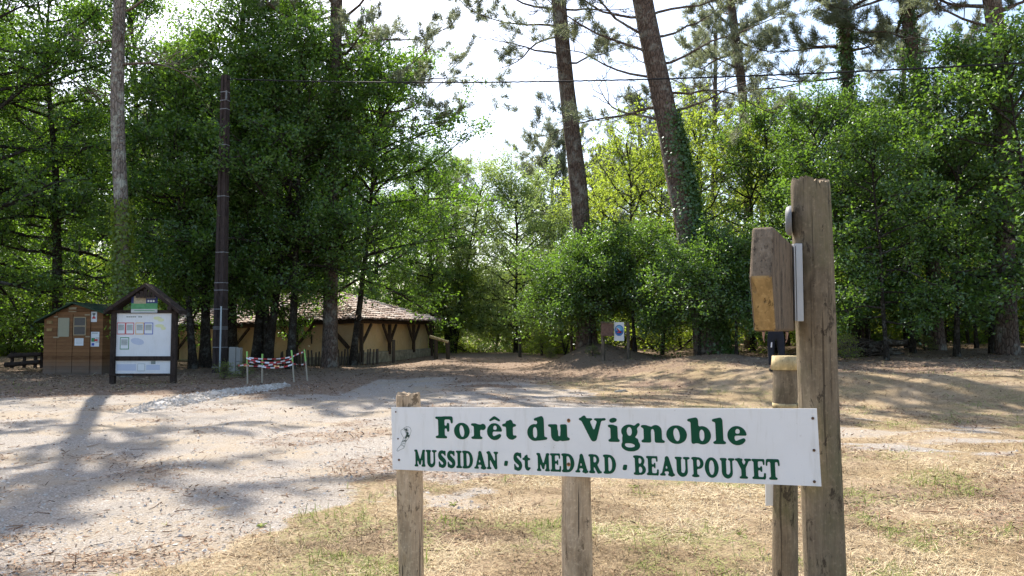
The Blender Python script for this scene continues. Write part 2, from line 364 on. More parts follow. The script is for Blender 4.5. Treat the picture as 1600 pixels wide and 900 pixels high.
# gravel
vor = n.n('TexVoronoi', None, Vector=co, Scale=55.0); vor2 = n.n('TexVoronoi', None, Vector=co, Scale=21.0)
stone = n.n('SeparateColor', None, Color=vor.outputs['Color']).outputs[0]
grav = n.mix(stone, (.37, .335, .29), (.54, .505, .46)); grav = n.mix(n.ramp(mid, (.35, 0), (.7, 1)), grav, (.50, .45, .385))
grav = n.mix(n.ramp(vor.outputs['Distance'], (.35, 0), (.62, .6)), grav, (.17, .14, .115))
grav = n.mix(n.ramp(fine, (.42, .45), (.55, 0)), grav, (.26, .21, .17))
grav = n.mix(n.ramp(big, (.45, 0), (.6, .5)), grav, (.40, .31, .2))
grav = n.mix(n.ramp(n.noise(co, 1.3, 6, .7), (.52, 0), (.64, .55)), grav, (.30, .27, .235))
# needle litter
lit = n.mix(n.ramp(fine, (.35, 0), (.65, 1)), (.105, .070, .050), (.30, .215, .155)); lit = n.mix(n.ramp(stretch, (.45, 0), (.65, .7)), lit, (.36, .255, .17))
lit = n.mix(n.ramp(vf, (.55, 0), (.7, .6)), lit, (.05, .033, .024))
# dry grass
dry = n.mix(n.ramp(fine, (.35, 0), (.68, 1)), (.19, .13, .07), (.44, .335, .20)); dry = n.mix(n.ramp(mid, (.4, 0), (.7, .6)), dry, (.40, .31, .18))
dry = n.mix(n.ramp(big, (.46, .0), (.62, .6)), dry, (.44, .34, .24)); dry = n.mix(n.ramp(n.noise(co, 1.9, 6, .7), (.54, 0), (.64, .75)), dry, (.20, .14, .09))
dry = n.mix(n.ramp(vf, (.55, 0), (.7, .5)), dry, (.12, .08, .045))
grn = n.mix(n.ramp(fine, (.35, 0), (.65, 1)), (.085, .10, .03), (.27, .27, .10))
gm = n.math('MULTIPLY', ga, n.ramp(n.noise(co, 9, 5, .7), (.46, 0), (.60, .5)))
grassy = n.mix(gm, dry, grn)
edge = n.math('ADD', ra, n.math('MULTIPLY', n.math('SUBTRACT', mid, .5), 1.1))
col = n.mix(n.ramp(edge, (.42, 0), (.60, 1)), grassy, grav)
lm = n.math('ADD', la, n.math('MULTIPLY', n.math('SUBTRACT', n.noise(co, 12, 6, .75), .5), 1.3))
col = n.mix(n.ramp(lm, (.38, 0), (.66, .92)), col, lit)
hgt = n.math('ADD', n.math('MULTIPLY', vor.outputs['Distance'], -.4), n.math('ADD', fine, n.math('MULTIPLY', vf, .5)))
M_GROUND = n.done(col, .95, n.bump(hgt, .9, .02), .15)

nxg, nyg = len(gx), len(gy)
vv = np.stack([XX, YY, ZZ], -1).reshape(-1, 3)
i = np.arange(nyg - 1)[:, None] * nxg; j = np.arange(nxg - 1)[None]
quad = np.stack([i + j, i + j + 1, i + nxg + j + 1, i + nxg + j], -1).reshape(-1, 4)
fm = (mr.ravel()[quad].mean(1) > .5)
def ground_part(name, sel):
    q = quad[sel]; used, inv = np.unique(q, return_inverse=True)
    b = MB(); b.quads(vv[used], inv.reshape(-1, 4), 0, 0.5, True)
    me = b.mesh(name, M_GROUND)
    for nm, arr in (('road', mr), ('litter', ml), ('green', mg)):
        a = me.attributes.new(nm, 'FLOAT', 'POINT'); a.data.foreach_set('value', arr.ravel()[used].astype(np.float32))
    return tag(link(name, me), kind='structure')
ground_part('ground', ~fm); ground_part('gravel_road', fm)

# ------------------------------------------------------------------ loose stuff on the ground (nobody could count it)
M_BLADE = []
n = NT('grass_blade'); r_ = n.attr('rnd'); c_ = n.ramp(r_, (0, (.18, .125, .07)), (.45, (.43, .325, .19)), (.8, (.60, .49, .31)), (.83, (.20, .23, .07)), (1, (.36, .38, .13)))
M_DRY = n.done(c_, .8, None, .15)
n = NT('green_blade'); c_ = n.ramp(n.attr('rnd'), (0, (.10, .14, .03)), (.6, (.22, .28, .07)), (1, (.42, .44, .16)))
d_ = n.n('BsdfDiffuse', None, Color=c_); t_ = n.n('BsdfTranslucent', None, Color=c_); m_ = n.n('MixShader', None, Fac=.35)
n.t.links.new(d_.outputs[0], m_.inputs[1]); n.t.links.new(t_.outputs[0], m_.inputs[2]); n.t.links.new(m_.outputs[0], n.out.inputs[0]); M_GREEN = n.mat
n = NT('pebble'); c_ = n.ramp(n.attr('rnd'), (0, (.22, .18, .14)), (.4, (.46, .405, .34)), (.8, (.64, .60, .545)), (1, (.74, .71, .67)))
M_PEB = n.done(n.mix(n.noise(n.coord('Object'), 60, 3), c_, (.42, .37, .31)), .85, None, .2)
n = NT('ground_litter'); c_ = n.ramp(n.attr('rnd'), (0, (.05, .03, .02)), (.5, (.19, .105, .06)), (.85, (.34, .22, .13)), (1, (.46, .35, .24)))
M_LIT = n.done(c_, .85, None, .15)

def scatter(N, y0, y1, power=1.6, xr=.72, xoff=0):
    """points in the wedge the place is seen through, denser where near"""
    u = rng.random(N); Y = (y0 ** (1 - power) + u * (y1 ** (1 - power) - y0 ** (1 - power))) ** (1 / (1 - power))
    X = (rng.random(N) * 2 - 1) * (xr * Y + 1.2) + xoff
    return X, Y
def blades(name, mat, X, Y, L, W, tilt, label, r=None):
    N = len(X); az = rng.random(N) * 6.283; up = np.abs(rng.normal(0, tilt, N)); d = np.stack([np.cos(az) * np.cos(up), np.sin(az) * np.cos(up), np.sin(up)], -1)
    p = np.stack([X, Y, terrain(X, Y) + .002 + rng.random(N) * .012], -1)
    s = np.stack([-np.sin(az), np.cos(az), rng.normal(0, .35, N)], -1)
    a = p - s * (W / 2)[:, None]; b = p + s * (W / 2)[:, None]; mid_ = p + d * (L * .55)[:, None]; m1 = mid_ - s * (W * .4)[:, None]; m2 = mid_ + s * (W * .4)[:, None]
    tip = p + d * L[:, None] + np.array([0, 0, -1]) * (L * .25 * rng.random(N))[:, None]
    v = np.stack([a, b, m2, tip, m1], 1).reshape(-1, 3); k = np.arange(N) * 5
    r = rng.random(N) if r is None else r
    mb = MB(); base = mb.addv(v)
    mb.f4.append(np.stack([k, k + 1, k + 2, k + 4], -1)); mb.m4.append(np.zeros(N, int)); mb.r4.append(r); mb.s4.append(np.zeros(N, bool))
    mb.f3.append(np.stack([k + 4, k + 2, k + 3], -1)); mb.m3.append(np.zeros(N, int)); mb.r3.append(r); mb.s3.append(np.zeros(N, bool))
    return tag(mb.build(name, mat), label, name.replace('_', ' '), kind='stuff')
X, Y = scatter(430000, 2.4, 26, 1.75); ro, li, gr = masks(X, Y)
keep = (ro < .45) & (rng.random(len(X)) < np.clip(-.25 + fbm(X, Y, 2.5, 3) * 2.0 - .5 * li, .04, 1)); X, Y, ro, gr = X[keep], Y[keep], ro[keep], gr[keep]
N = len(X); L = rng.uniform(.025, .075, N) * (1 + Y * .03); W = .0016 + .00034 * Y
pv = fbm(X + 9, Y, 1.6, 4); rr = np.where(rng.random(N) < gr * .6, rng.uniform(.84, 1, N), np.clip(rng.normal(.42 + (pv - .5) * 2.2, .2, N), 0, .8)); L = L * (.55 + 1.1 * fbm(X, Y + 30, 3.1, 3)) * np.where(rng.random(N) < .04, 2.2, 1)
blades('dry_grass', M_DRY, X, Y, L, W, .35, 'mown straw coloured dry grass under the name board', rr)
X, Y = scatter(120000, 2.4, 22, 1.75); ro, li, gr = masks(X, Y)
tuft = sstep(.5, .66, fbm(X, Y, 4.5, 3))
keep = (ro < .6) & (rng.random(len(X)) < gr * tuft * 1.3); X, Y = X[keep], Y[keep]; N = len(X)
blades('green_grass', M_GREEN, X, Y, rng.uniform(.03, .12, N) * (1 + Y * .02), .0026 + .00042 * Y, .85, 'small green grass tufts among the dry grass')
OCT = np.array([(1, 0, 0), (0, 1, 0), (-1, 0, 0), (0, -1, 0), (0, 0, 1), (0, 0, -1)], float); OF = np.array([(0, 1, 4), (1, 2, 4), (2, 3, 4), (3, 0, 4), (1, 0, 5), (2, 1, 5), (3, 2, 5), (0, 3, 5)])
def pebbles(name, X, Y, S, dz, label, mat=M_PEB, cat=None):
    N = len(X); v = OCT[None] * (1 + rng.normal(0, .22, (N, 6, 1))) * np.stack([rng.uniform(.7, 1.3, N), rng.uniform(.7, 1.3, N), rng.uniform(.4, .75, N)], -1)[:, None] * S[:, None, None]
    a = rng.random(N) * 6.28; c, s = np.cos(a)[:, None], np.sin(a)[:, None]; x, y = v[..., 0] * c - v[..., 1] * s, v[..., 0] * s + v[..., 1] * c
    v = np.stack([x, y, v[..., 2] + rng.normal(0, .15, (N, 6)) * S[:, None]], -1) + np.stack([X, Y, terrain(X, Y) + dz], -1)[:, None]
    f = (OF[None] + (np.arange(N) * 6)[:, None, None]).reshape(-1, 3)
    mb = MB(); mb.addv(v.reshape(-1, 3)); mb.f3.append(f); mb.m3.append(np.zeros(len(f), int)); mb.r3.append(np.repeat(rng.random(N), 8)); mb.s3.append(np.zeros(len(f), bool))
    return tag(mb.build(name, mat), label, cat or name.replace('_', ' '), kind='stuff')
X, Y = scatter(60000, 2.6, 22, 1.6, .72, -1); ro, li, gr = masks(X, Y); keep = (ro > .5) & (rng.random(len(X)) < fbm(X, Y, 1.2, 3) * 1.4 - .2); X, Y = X[keep], Y[keep]
pebbles('loose_gravel', X, Y, np.minimum(rng.gamma(1.4, .0042, len(X)), .016) + .0022 + Y * .0004, 0, 'grey gravel and pebbles scattered over the track')
# ridge of pale stones running to the taped stakes
a = G(205, 645); b_ = G(300, 622); c_ = G(445, 601); t = rng.random(9000)
ctr = np.where((t < .45)[:, None], a + (b_ - a) * (t / .45)[:, None], b_ + (c_ - b_) * ((t - .45) / .55)[:, None])
wd = .08 + .30 * np.sin(np.clip(t, 0, 1) * 3.1) * (.5 + t * .6); off = rng.normal(0, 1, (9000, 2)) * wd[:, None] * [.7, .38]
RX, RY = ctr[:, 0] + off[:, 0], ctr[:, 1] + off[:, 1]
dd = np.exp(-((off / (wd[:, None] * [.7, .38])) ** 2).sum(1) / 2)
pebbles('pale_stones', RX, RY, rng.gamma(2.2, .009, 9000) + .008, dd * .03 * (t > .2), 'ridge of whitish stones along the edge of the track')
X, Y = scatter(140000, 3, 40, 1.5); ro, li, gr = masks(X, Y); keep = rng.random(len(X)) < np.clip(li * .9 + .06, 0, 1); X, Y = X[keep], Y[keep]; N = len(X)
blades('leaf_litter', M_LIT, X, Y, rng.uniform(.02, .07, N) * (1 + Y * .03), .004 + .0009 * Y, .25, 'brown needles and dead leaves strewn on the ground')

# twigs dropped by the pines, and a few flat weeds
X, Y = scatter(420, 3.2, 20, 1.5); mb = MB(); g = np.random.default_rng(4)
for x, y in zip(X, Y):
    L = g.gamma(2, .06) + .05; a = g.random() * 6.28; p = np.array([x, y, float(terrain(x, y)) + .008]); pts = [p]; d = np.array([math.cos(a), math.sin(a), 0])
    for k in range(4): d = d + g.normal(0, .25, 3) * [1, 1, .25]; d /= np.linalg.norm(d); q = pts[-1] + d * L / 4; q[2] = max(q[2], float(terrain(q[0], q[1])) + .004); pts.append(q)
    r = g.uniform(.002, .0055); mb.tube(pts, np.linspace(r, r * .5, 5), 5, 0, True, r=g.random())
tag(mb.build('fallen_twigs', M_LIT), 'thin fallen twigs scattered over the grass and gravel', 'twigs', kind='stuff')
for k, (x, y) in enumerate([(-.75, 5.05), (.55, 5.6), (.1, 4.55), (2.35, 5.1), (-1.9, 5.9), (1.15, 7.4), (2.9, 7.0), (-.5, 6.6), (3.3, 4.9), (1.7, 5.75)]):
    mb = MB(); z = float(terrain(x, y))
    for q in range(11):
        a = q * 2.399; L = g.uniform(.035, .075); W = L * .32; d = np.array([math.cos(a), math.sin(a), .25 + g.random() * .5]); d /= np.linalg.norm(d); s = np.array([-math.sin(a), math.cos(a), 0]); mb.quads([[0, 0, .004], d * L * .55 - s * W / 2, d * L + [0, 0, -.012], d * L * .55 + s * W / 2], [[0, 1, 2, 3]], 0, g.random())
    o = mb.build('weed', M_GREEN); o.location = (x, y, z); tag(o, 'tiny green rosette weed in the dry grass', 'weed', 'rosette weeds in the dry grass')
# ------------------------------------------------------------------ foreground signs
M_POST = m_wood('post_wood', (.37, .265, .165), (.62, .48, .335), 1.1, 0, .8)
M_BIGPOST = m_wood('old_post_wood', (.135, .103, .07), (.27, .215, .145), 1.0, .6, .6)
M_SLAB = m_wood('slab_wood', (.10, .07, .045), (.22, .165, .11), .7, 0, .5)
M_ENDGRAIN = m_wood('cut_wood', (.26, .165, .065), (.42, .29, .13), .35, 0, .3)
M_FRESH = m_wood('pale_wood', (.44, .34, .17), (.62, .50, .29), .4, 0, .1)
M_GREY = m_plain('grey_metal', (.40, .41, .42), .5, .08, .4, .2)
M_SCREW = m_plain('rusty_screw', (.10, .055, .03), .6, .2)
n = NT('white_board'); co = n.coord('Object')
c_ = n.mix(n.ramp(n.noise(co, 2.2, 6, .65), (.45, 0), (.72, .45)), (.74, .745, .75), (.62, .62, .60))
c_ = n.mix(n.ramp(n.noise(n.coord('Object', (9, 9, 1.2)), 2.5, 5, .7), (.54, 0), (.72, .38)), c_, (.50, .49, .44)); c_ = n.mix(n.ramp(n.noise(co, 34, 4, .8), (.66, 0), (.72, .55)), c_, (.40, .38, .33))
M_WHITE = n.done(c_, .35, None, .4)
n = NT('green_letters'); M_LETTER = n.done(n.mix(n.noise(n.coord('Object'), 9, 4), (.006, .060, .030), (.010, .080, .042)), .6, None, .12)
n = NT('thin_ink'); M_INK = n.done((.03, .08, .06, 1), .5, None, .3)

DL, DR = 4.33, 3.47
TL, TR, BR, BL = P(613, 636.5, DL), P(1281, 638, DR), P(1283.5, 760, DR), P(613.5, 733.5, DL)
O = BL; U = (BR - BL); Wb = np.linalg.norm(U); U /= Wb
Vv = (TL - BL + TR - BR) / 2; Vv -= U * (Vv @ U); Hb = np.linalg.norm(Vv); Vv /= Hb
Nn = np.cross(U, Vv); Nn = Nn if Nn[1] < 0 else -Nn           # towards the viewer
def board_uv(px, py):
    r = ray(px, py); o = np.array([0, 0, CAMZ]); t = ((O - o) @ Nn) / (r @ Nn); p = o + r * t - O; return p @ U, p @ Vv
def place(u, v, d=.0015): return O + U * u + Vv * v + Nn * d
sign = empty('name_board', (float(G(640, 850)[0]), 4.36, 0), 'long white board with green serif lettering on two round posts', 'sign')
sign.location = (0, 0, 0)
mb = MB(); rngb = (np.array([0, 0]), np.array([Wb, 0]), np.array([Wb, Hb]), np.array([0, Hb]))
# slightly wavy top/bottom edges of an aluminium sheet, bowed a little
nu = 40; us = np.linspace(0, Wb, nu); bow = lambda u: .006 * math.sin(u / Wb * 7)
fr, bk = [], []
for u in us:
    for v in (0, Hb): fr.append(place(u, v, 0)); bk.append(place(u, v, -.006))
f = []
for i in range(nu - 1): f += [[2 * i, 2 * i + 2, 2 * i + 3, 2 * i + 1]]
mb.quads(fr, f); mb.quads(bk, np.array(f)[:, ::-1])
m2 = nu * 2; sidef = []
allv = fr + bk
for i in range(nu - 1): sidef += [[2 * i, m2 + 2 * i, m2 + 2 * i + 2, 2 * i + 2], [2 * i + 1, 2 * i + 3, m2 + 2 * i + 3, m2 + 2 * i + 1]]
sidef += [[0, 1, m2 + 1, m2], [m2 - 2, 2 * m2 - 2, 2 * m2 - 1, m2 - 1]]
mb.quads(allv, sidef)
board = mb.build('board', M_WHITE, sign)
L1 = [('F', 680.6, 708), ('o', 709.5, 734), ('r', 736.3, 759.3), ('ê', 761, 784.3), ('t', 784.8, 807), ('d', 823.8, 854.8), ('u', 856.6, 889.8), ('V', 905, 947), ('i', 950, 967.6), ('g', 970, 1000),
      ('n', 1001.6, 1038), ('o', 1040.7, 1073), ('b', 1074.4, 1110.4), ('l', 1113, 1133.4), ('e', 1136, 1166)]
L2 = [('M', 648, 665), ('U', 666, 683), ('S', 685, 697.8), ('S', 699, 711.8), ('I', 713, 722), ('D', 722.7, 739.5), ('A', 741, 760), ('N', 760.7, 779), ('-', 787.7, 794), ('S', 802.7, 816), ('t', 816.7, 829),
      ('M', 838.7, 859), ('E', 860, 876.7), ('D', 877.7, 897.7), ('A', 898.7, 919), ('R', 920, 940), ('D', 942.7, 962.7), ('-', 972.7, 980), ('B', 989.7, 1009), ('E', 1010, 1029), ('A', 1030.7, 1054), ('U', 1054.7, 1078),
      ('P', 1080.6, 1099.4), ('O', 1101, 1122.7), ('U', 1125, 1148), ('Y', 1148.6, 1174), ('E', 1174.5, 1196), ('T', 1196.4, 1218.2)]
mb = MB()
for ch, a, b in L1: put_glyph(mb, ch, True, board_uv(a, 670)[0], board_uv(b, 670)[0], Hb * (1 - .487), Hb * .345, place, 0, 2)
mb.build('title_lettering', M_LETTER, sign)
mb = MB()
for ch, a, b in L2: put_glyph(mb, ch, False, board_uv(a, 725)[0], board_uv(b, 725)[0], Hb * (1 - .94), Hb * .272, place, 0, 2)
mb.build('town_lettering', M_LETTER, sign)
# small line emblem at the left end
mb = MB()
def ink(pts, w=.0017, closed=False):
    q = [board_uv(610 + x / 9, 640 + y / 9) for x, y in pts]
    if closed: q.append(q[0])
    for (a, b), (c, d) in zip(q[:-1], q[1:]):
        e = np.array([c - a, d - b]); L_ = np.hypot(*e) + 1e-9; nn = np.array([-e[1], e[0]]) / L_ * w / 2; e = e / L_ * w * .4
        mb.ngon([place(a - nn[0] - e[0], b - nn[1] - e[1]), place(c - nn[0] + e[0], d - nn[1] + e[1]), place(c + nn[0] + e[0], d + nn[1] + e[1]), place(a + nn[0] - e[0], b + nn[1] - e[1])])
ink([(150, 290), (175, 275), (205, 250), (235, 238), (265, 245), (285, 262), (295, 300), (280, 345), (255, 400), (232, 430), (212, 455), (205, 500), (190, 540), (150, 560), (105, 585), (92, 572), (110, 540), (145, 500), (155, 470), (175, 430), (188, 395), (160, 350), (148, 320)], .0016, True)
ink([(145, 500), (200, 515)], .0012); ink([(155, 490), (175, 495), (190, 520)]); ink([(160, 470), (205, 480)]); ink([(190, 395), (215, 375), (240, 330), (230, 300), (180, 285)], .0012)
for k in range(46):
    t = random.random(); cx = 215 + 45 * math.sin(t * 3) + random.uniform(-22, 22); cy = 262 + t * 190; r0 = random.uniform(6, 11)
    cx = cx - t * 28
    ink([(cx + r0 * math.cos(a), cy + r0 * math.sin(a)) for a in np.linspace(0, 5.2, 6)], random.choice((.0011, .0016, .0022)))
mb.build('emblem', M_INK, sign)
mb = None
for px, py, big in [(618.5, 643.5, 0), (622, 685.5, 0), (623.5, 718.5, 1), (888.5, 656.5, 1), (888.5, 725, 1), (1270, 653.5, 1), (1272, 703.5, 1), (1272.5, 752.5, 1)]:
    u, v = board_uv(px, py); r0 = .0045 + .002 * big
    mb = MB(); mb.tube([place(u, v, -.0005), place(u, v, .003), place(u, v, .0042)], [r0, r0, r0 * .6], 10); mb.build('screw', M_SCREW, sign)
for px, py in [(888.5, 656.5), (888.5, 725)]:
    u, v = board_uv(px, py); mb = MB(); mb.ngon([place(u + .0095 * math.cos(a), v - .002 + .0105 * math.sin(a), .0008) for a in np.linspace(0, 6.28, 17)[:-1]]); mb.build('rust_spot', m_plain('rust_stain', (.45, .20, .06), .7, .2), sign)

def post(name, parent, top, bot, r_top, r_bot, mat, seed, rough=.05, sides=40, rings=70, knots=(), ragged=.01, flat=None):
    g = np.random.default_rng(seed); t = np.linspace(0, 1, rings); a = np.arange(sides) / sides * 2 * math.pi
    ax = np.array([top + (bot - top) * q for q in t]); rad = r_top + (r_bot - r_top) * t
    ph = g.random(8) * 6.28
    A, T = np.meshgrid(a, t)
    rr = rad[:, None] * (1 + rough * (.5 * np.sin(2 * A + ph[0] + T * 3) + .35 * np.sin(3 * A + ph[1] - T * 5) + .22 * np.sin(7 * A + ph[2] + T * 2) + .25 * np.sin(T * 11 + ph[3]) + .18 * np.sin(13 * A + ph[4]) + .14 * np.sin(23 * A + ph[5] + T)))
    for ka, kt, ks, kh in knots:
        dA = (A - ka + math.pi) % (2 * math.pi) - math.pi
        rr = rr + kh * np.exp(-(dA / ks) ** 2 - ((T - kt) / (ks * .12)) ** 2)
    rr[0] *= .96
    v = ax[:, None] + np.stack([np.cos(A) * rr, np.sin(A) * rr, np.zeros_like(A)], -1)
    v[0, :, 2] += g.normal(0, ragged, sides) + ragged * 1.5 * np.sin(a * 2 + ph[6]); v[1, :, 2] = np.minimum(v[1, :, 2], v[0, :, 2] - .003)
    i = np.arange(rings - 1)[:, None] * sides; j = np.arange(sides)[None]; k = (j + 1) % sides
    mb = MB(); mb.quads(v.reshape(-1, 3), np.stack([i + j, i + sides + j, i + sides + k, i + k], -1).reshape(-1, 4), 0, .5, True)
    c = v[0].mean(0) + [0, 0, -.004]; inner = v[0] * .45 + c * .55; inner[:, 2] += g.normal(0, ragged * .5, sides)
    jj = np.arange(sides); kk = (jj + 1) % sides
    mb.quads(np.vstack([v[0], inner]), np.stack([jj, kk, kk + sides, jj + sides], -1), 1); mb.tris(np.vstack([inner, c]), np.stack([jj, kk, np.full(sides, sides)], -1), 1)
    return mb.build(name, [mat, M_TOPCUT], parent)
M_TOPCUT = m_wood('sawn_top', (.24, .17, .11), (.42, .33, .22), .4, .2, .3)
def ext(a, b, z):  # carry the line a->b on down to height z
    d = b - a; return a + d * ((z - a[2]) / d[2])
off = Nn * -(.006 + .066)
a = P(627.5, 617, DL - .02) + off * .95; b = P(632.5, 900, DL - .02) + off; post('post', sign, a, ext(a, b, -.25), .0665, .0715, M_POST, 3, .09, knots=[(-2.0, .62, .22, .011), (-.2, .86, .3, .012), (-1.2, .45, .3, .006)], ragged=.004)
pm = place(*board_uv(892, 700)) + Nn * -(.008 + .0745); pm2 = pm.copy()
a = pm.copy(); a[2] = place(0.9, Hb)[2] - .03; b = P(901.5, 900, pm[1]); post('post', sign, a, ext(a, b, -.25), .076, .0765, M_POST, 5, .09, knots=[(-1.9, .5, .3, .008), (-.9, .75, .25, .01)], ragged=.005)

# ---- tall direction post with the arrow plank
tp = empty('direction_post', (0, 0, 0), 'tall thick weathered round post with ragged top and heavy plank on its left', 'post')
Dp = 3.60; a = P(1265, 284, Dp); b = P(1289, 890, Dp)
post('pole', tp, a, ext(a, b, -.3), .0865, .0885, M_BIGPOST, 11, .055, 64, 90, knots=[(-1.7, .7, .2, .004)], ragged=.008)
# plank: pointed at its near end, 0.39 m tall, 8 cm thick
far_r = np.array([*(P(1241, 440, 3.58)[:2]), 0]); near_r = np.array([*(P(1211, 440, 2.93)[:2]), 0]); dv = near_r - far_r; dv /= np.linalg.norm(dv); nl = np.array([dv[1], -dv[0], 0]); nl = nl if nl[0] < 0 else -nl
zt, zb = P(1208, 354, 2.93)[2], P(1205, 518, 2.93)[2]; zm = zt + (zb - zt) * .49; Lp = np.linalg.norm(near_r - far_r); th = .082
prof = [(0, zt), (Lp, zt), (Lp + .09, zm), (Lp, zb), (0, zb)]
nseg = 1; mb = MB(); V0 = [far_r * [1, 1, 0] + dv * s + [0, 0, z] for s, z in prof]; V1 = [p + nl * th for p in V0]
mb.ngon(V0); mb.ngon(V1[::-1])
for i_, mt in zip(range(5), (0, 1, 2, 0, 0)):
    j_ = (i_ + 1) % 5; mb.quads([V0[i_], V1[i_], V1[j_], V0[j_]], [[0, 1, 2, 3]], mt)
M_SAWN = m_wood('sawn_plank_end', (.15, .11, .072), (.27, .205, .14), 1.3, 0, .5)
plank = mb.build('arrow_plank', [M_SLAB, M_SAWN, M_ENDGRAIN], tp)
for p_ in [plank]:
    w_ = p_.modifiers.new('weld', 'WELD'); w_.merge_threshold = .0005; b_ = p_.modifiers.new('bevel', 'BEVEL'); b_.width = .011; b_.segments = 3
mb = MB(); bc = P(1247, 440, 3.545); z0, z1 = P(1245, 380, 3.5)[2], P(1250, 502, 3.5)[2]
mb.box([bc[0] - .006, bc[1] - .03, (z0 + z1) / 2], [.030, .012, z0 - z1], .05); mb.box([bc[0] - .028, bc[1], (z0 + z1) / 2], [.006, .07, z0 - z1 - .004], .05); mb.box([bc[0] + .010, bc[1] + .0, (z0 + z1) / 2], [.005, .05, z0 - z1 - .004], .05)
mb.build('bracket', M_GREY, tp, .0015)
mb = MB(); dc = P(1235.5, 345, 3.56); ax_ = np.array([.94, -.34, 0]); mb.tube([dc + ax_ * k_ for k_ in (-.024, -.018, -.004, .004)], [.045, .064, .070, .070], 28)
mb.build('disc_plate', m_plain('dull_grey_plate', (.16, .165, .17), .6, .1), tp)
# ---- short post with pale wood bands
sp = empty('marker_post', (0, 0, 0), 'short round post with pale cap band behind right end of the white board', 'post')
Ds = 4.2; a = P(1226.3, 561, Ds); b = P(1227, 895, Ds)
post('pole', sp, a, ext(a, b, -.25), .0640, .0675, M_BIGPOST, 21, .03, 40, 60, ragged=.002)
mb = MB()
def ring(z0_, z1_, r0, r1, ax):
    n_ = 40; t_ = np.arange(n_) / n_ * 6.283; pr = [(r0 - .012, z0_), (r0, z0_), (r1, z1_), (r1 - .012, z1_)]
    v = np.array([[ax[0] + rr_ * math.cos(q), ax[1] + rr_ * math.sin(q), zz_] for rr_, zz_ in pr for q in t_]); jj = np.arange(n_); kk = (jj + 1) % n_
    f = np.vstack([np.stack([jj + n_ * k, kk + n_ * k, kk + n_ * ((k + 1) % 4), jj + n_ * ((k + 1) % 4)], -1) for k in range(4)]); mb.quads(v, f, 0, .5, True)
zt = P(1226, 556, Ds)[2]; ring(P(1226, 577.5, Ds)[2], zt, .0745, .067, a)
mb.tris([[a[0] + .0665 * math.cos(q), a[1] + .0665 * math.sin(q), zt - .001] for q in np.arange(40) / 40 * 6.283] + [[a[0], a[1], zt]], [[i, (i + 1) % 40, 40] for i in range(40)])
mb.build('cap_band', M_FRESH, sp)
mb = MB(); ring(P(1226, 637, Ds)[2], P(1226, 629.5, Ds)[2], .0695, .0695, a); mb.build('lower_band', M_FRESH, sp)
mb = MB(); q0, q1 = P(1201, 700, Ds), P(1201, 790, Ds); mb.box([q0[0], q0[1], (q0[2] + q1[2]) / 2], [.044, .004, q0[2] - q1[2]], 0); mb.build('number_plate', M_WHITE, sp)
# ------------------------------------------------------------------ foliage materials
def m_leaf(name, a, b, ta, tr=.40, gloss=.06, grough=.42):
    n = NT(name); r = n.attr('rnd'); oi = n.t.nodes.new('ShaderNodeObjectInfo').outputs['Random']
    c = n.mix(r, a, b); c = n.mix(n.ramp(oi, (0, 0), (1, .35)), c, tuple(np.array(b) * [1.15, .95, .8]))
    d = n.n('BsdfDiffuse', None, Color=c); t = n.n('BsdfTranslucent', None, Color=n.mix(r, tuple(np.array(ta) * .75), ta)); m = n.n('MixShader', None, Fac=tr)
    n.t.links.new(d.outputs[0], m.inputs[1]); n.t.links.new(t.outputs[0], m.inputs[2])
    g = n.n('BsdfGlossy', None, Roughness=grough, Color=(.85, .9, .95, 1)); m2 = n.n('MixShader', None, Fac=gloss)
    n.t.links.new(m.outputs[0], m2.inputs[1]); n.t.links.new(g.outputs[0], m2.inputs[2]); n.t.links.new(m2.outputs[0], n.out.inputs[0]); return n.mat
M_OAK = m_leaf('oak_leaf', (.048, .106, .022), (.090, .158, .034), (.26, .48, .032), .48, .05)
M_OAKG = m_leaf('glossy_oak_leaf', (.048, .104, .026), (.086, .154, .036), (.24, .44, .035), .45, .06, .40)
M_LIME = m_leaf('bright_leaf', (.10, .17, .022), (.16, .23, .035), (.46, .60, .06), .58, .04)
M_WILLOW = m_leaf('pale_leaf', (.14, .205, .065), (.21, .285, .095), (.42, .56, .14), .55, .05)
M_MID = m_leaf('mid_leaf', (.055, .12, .028), (.095, .17, .04), (.24, .42, .045), .48)
M_NEEDLE = m_leaf('pine_needle', (.10, .125, .07), (.16, .185, .11), (.30, .34, .17), .48, .07, .4)
M_IVY = m_leaf('ivy_leaf', (.05, .11, .02), (.09, .17, .035), (.14, .26, .03), .3, .06)
def m_bark(name, a, b, lichen=0, sc=1.0, col_l=(.36, .37, .32)):
    n = NT(name); co = n.coord('Object')
    v = n.n('TexVoronoi', {'feature': 'DISTANCE_TO_EDGE'}, Vector=n.coord('Object', (7 * sc, 7 * sc, 2.4 * sc)), Scale=2.2).outputs[0]
    nz = n.noise(n.coord('Object', (9, 9, 2.5)), 2.5, 6, .7, .5)
    c = n.mix(n.ramp(nz, (.3, 0), (.7, 1)), a, b); c = n.mix(n.ramp(v, (0, .8), (.14, 0)), c, tuple(np.array(a) * .35))
    if lichen: c = n.mix(n.ramp(n.noise(co, 2.6, 8, .75), (.50, 0), (.62, lichen)), c, col_l)
    return n.done(c, .9, n.bump(n.math('ADD', n.ramp(v, (0, 0), (.25, 1)), nz), .8, .03), .15)
M_BARK = m_bark('oak_bark', (.026, .021, .016), (.064, .052, .040), .25)
M_PBARK = m_bark('pine_bark', (.085, .058, .044), (.20, .150, .120), .5, .8)
M_LBARK = m_bark('lichened_pine_bark', (.14, .115, .095), (.29, .25, .215), .75, .8, (.40, .42, .35))
M_TWIG = m_plain('twig_bark', (.13, .105, .085), .9, .25)

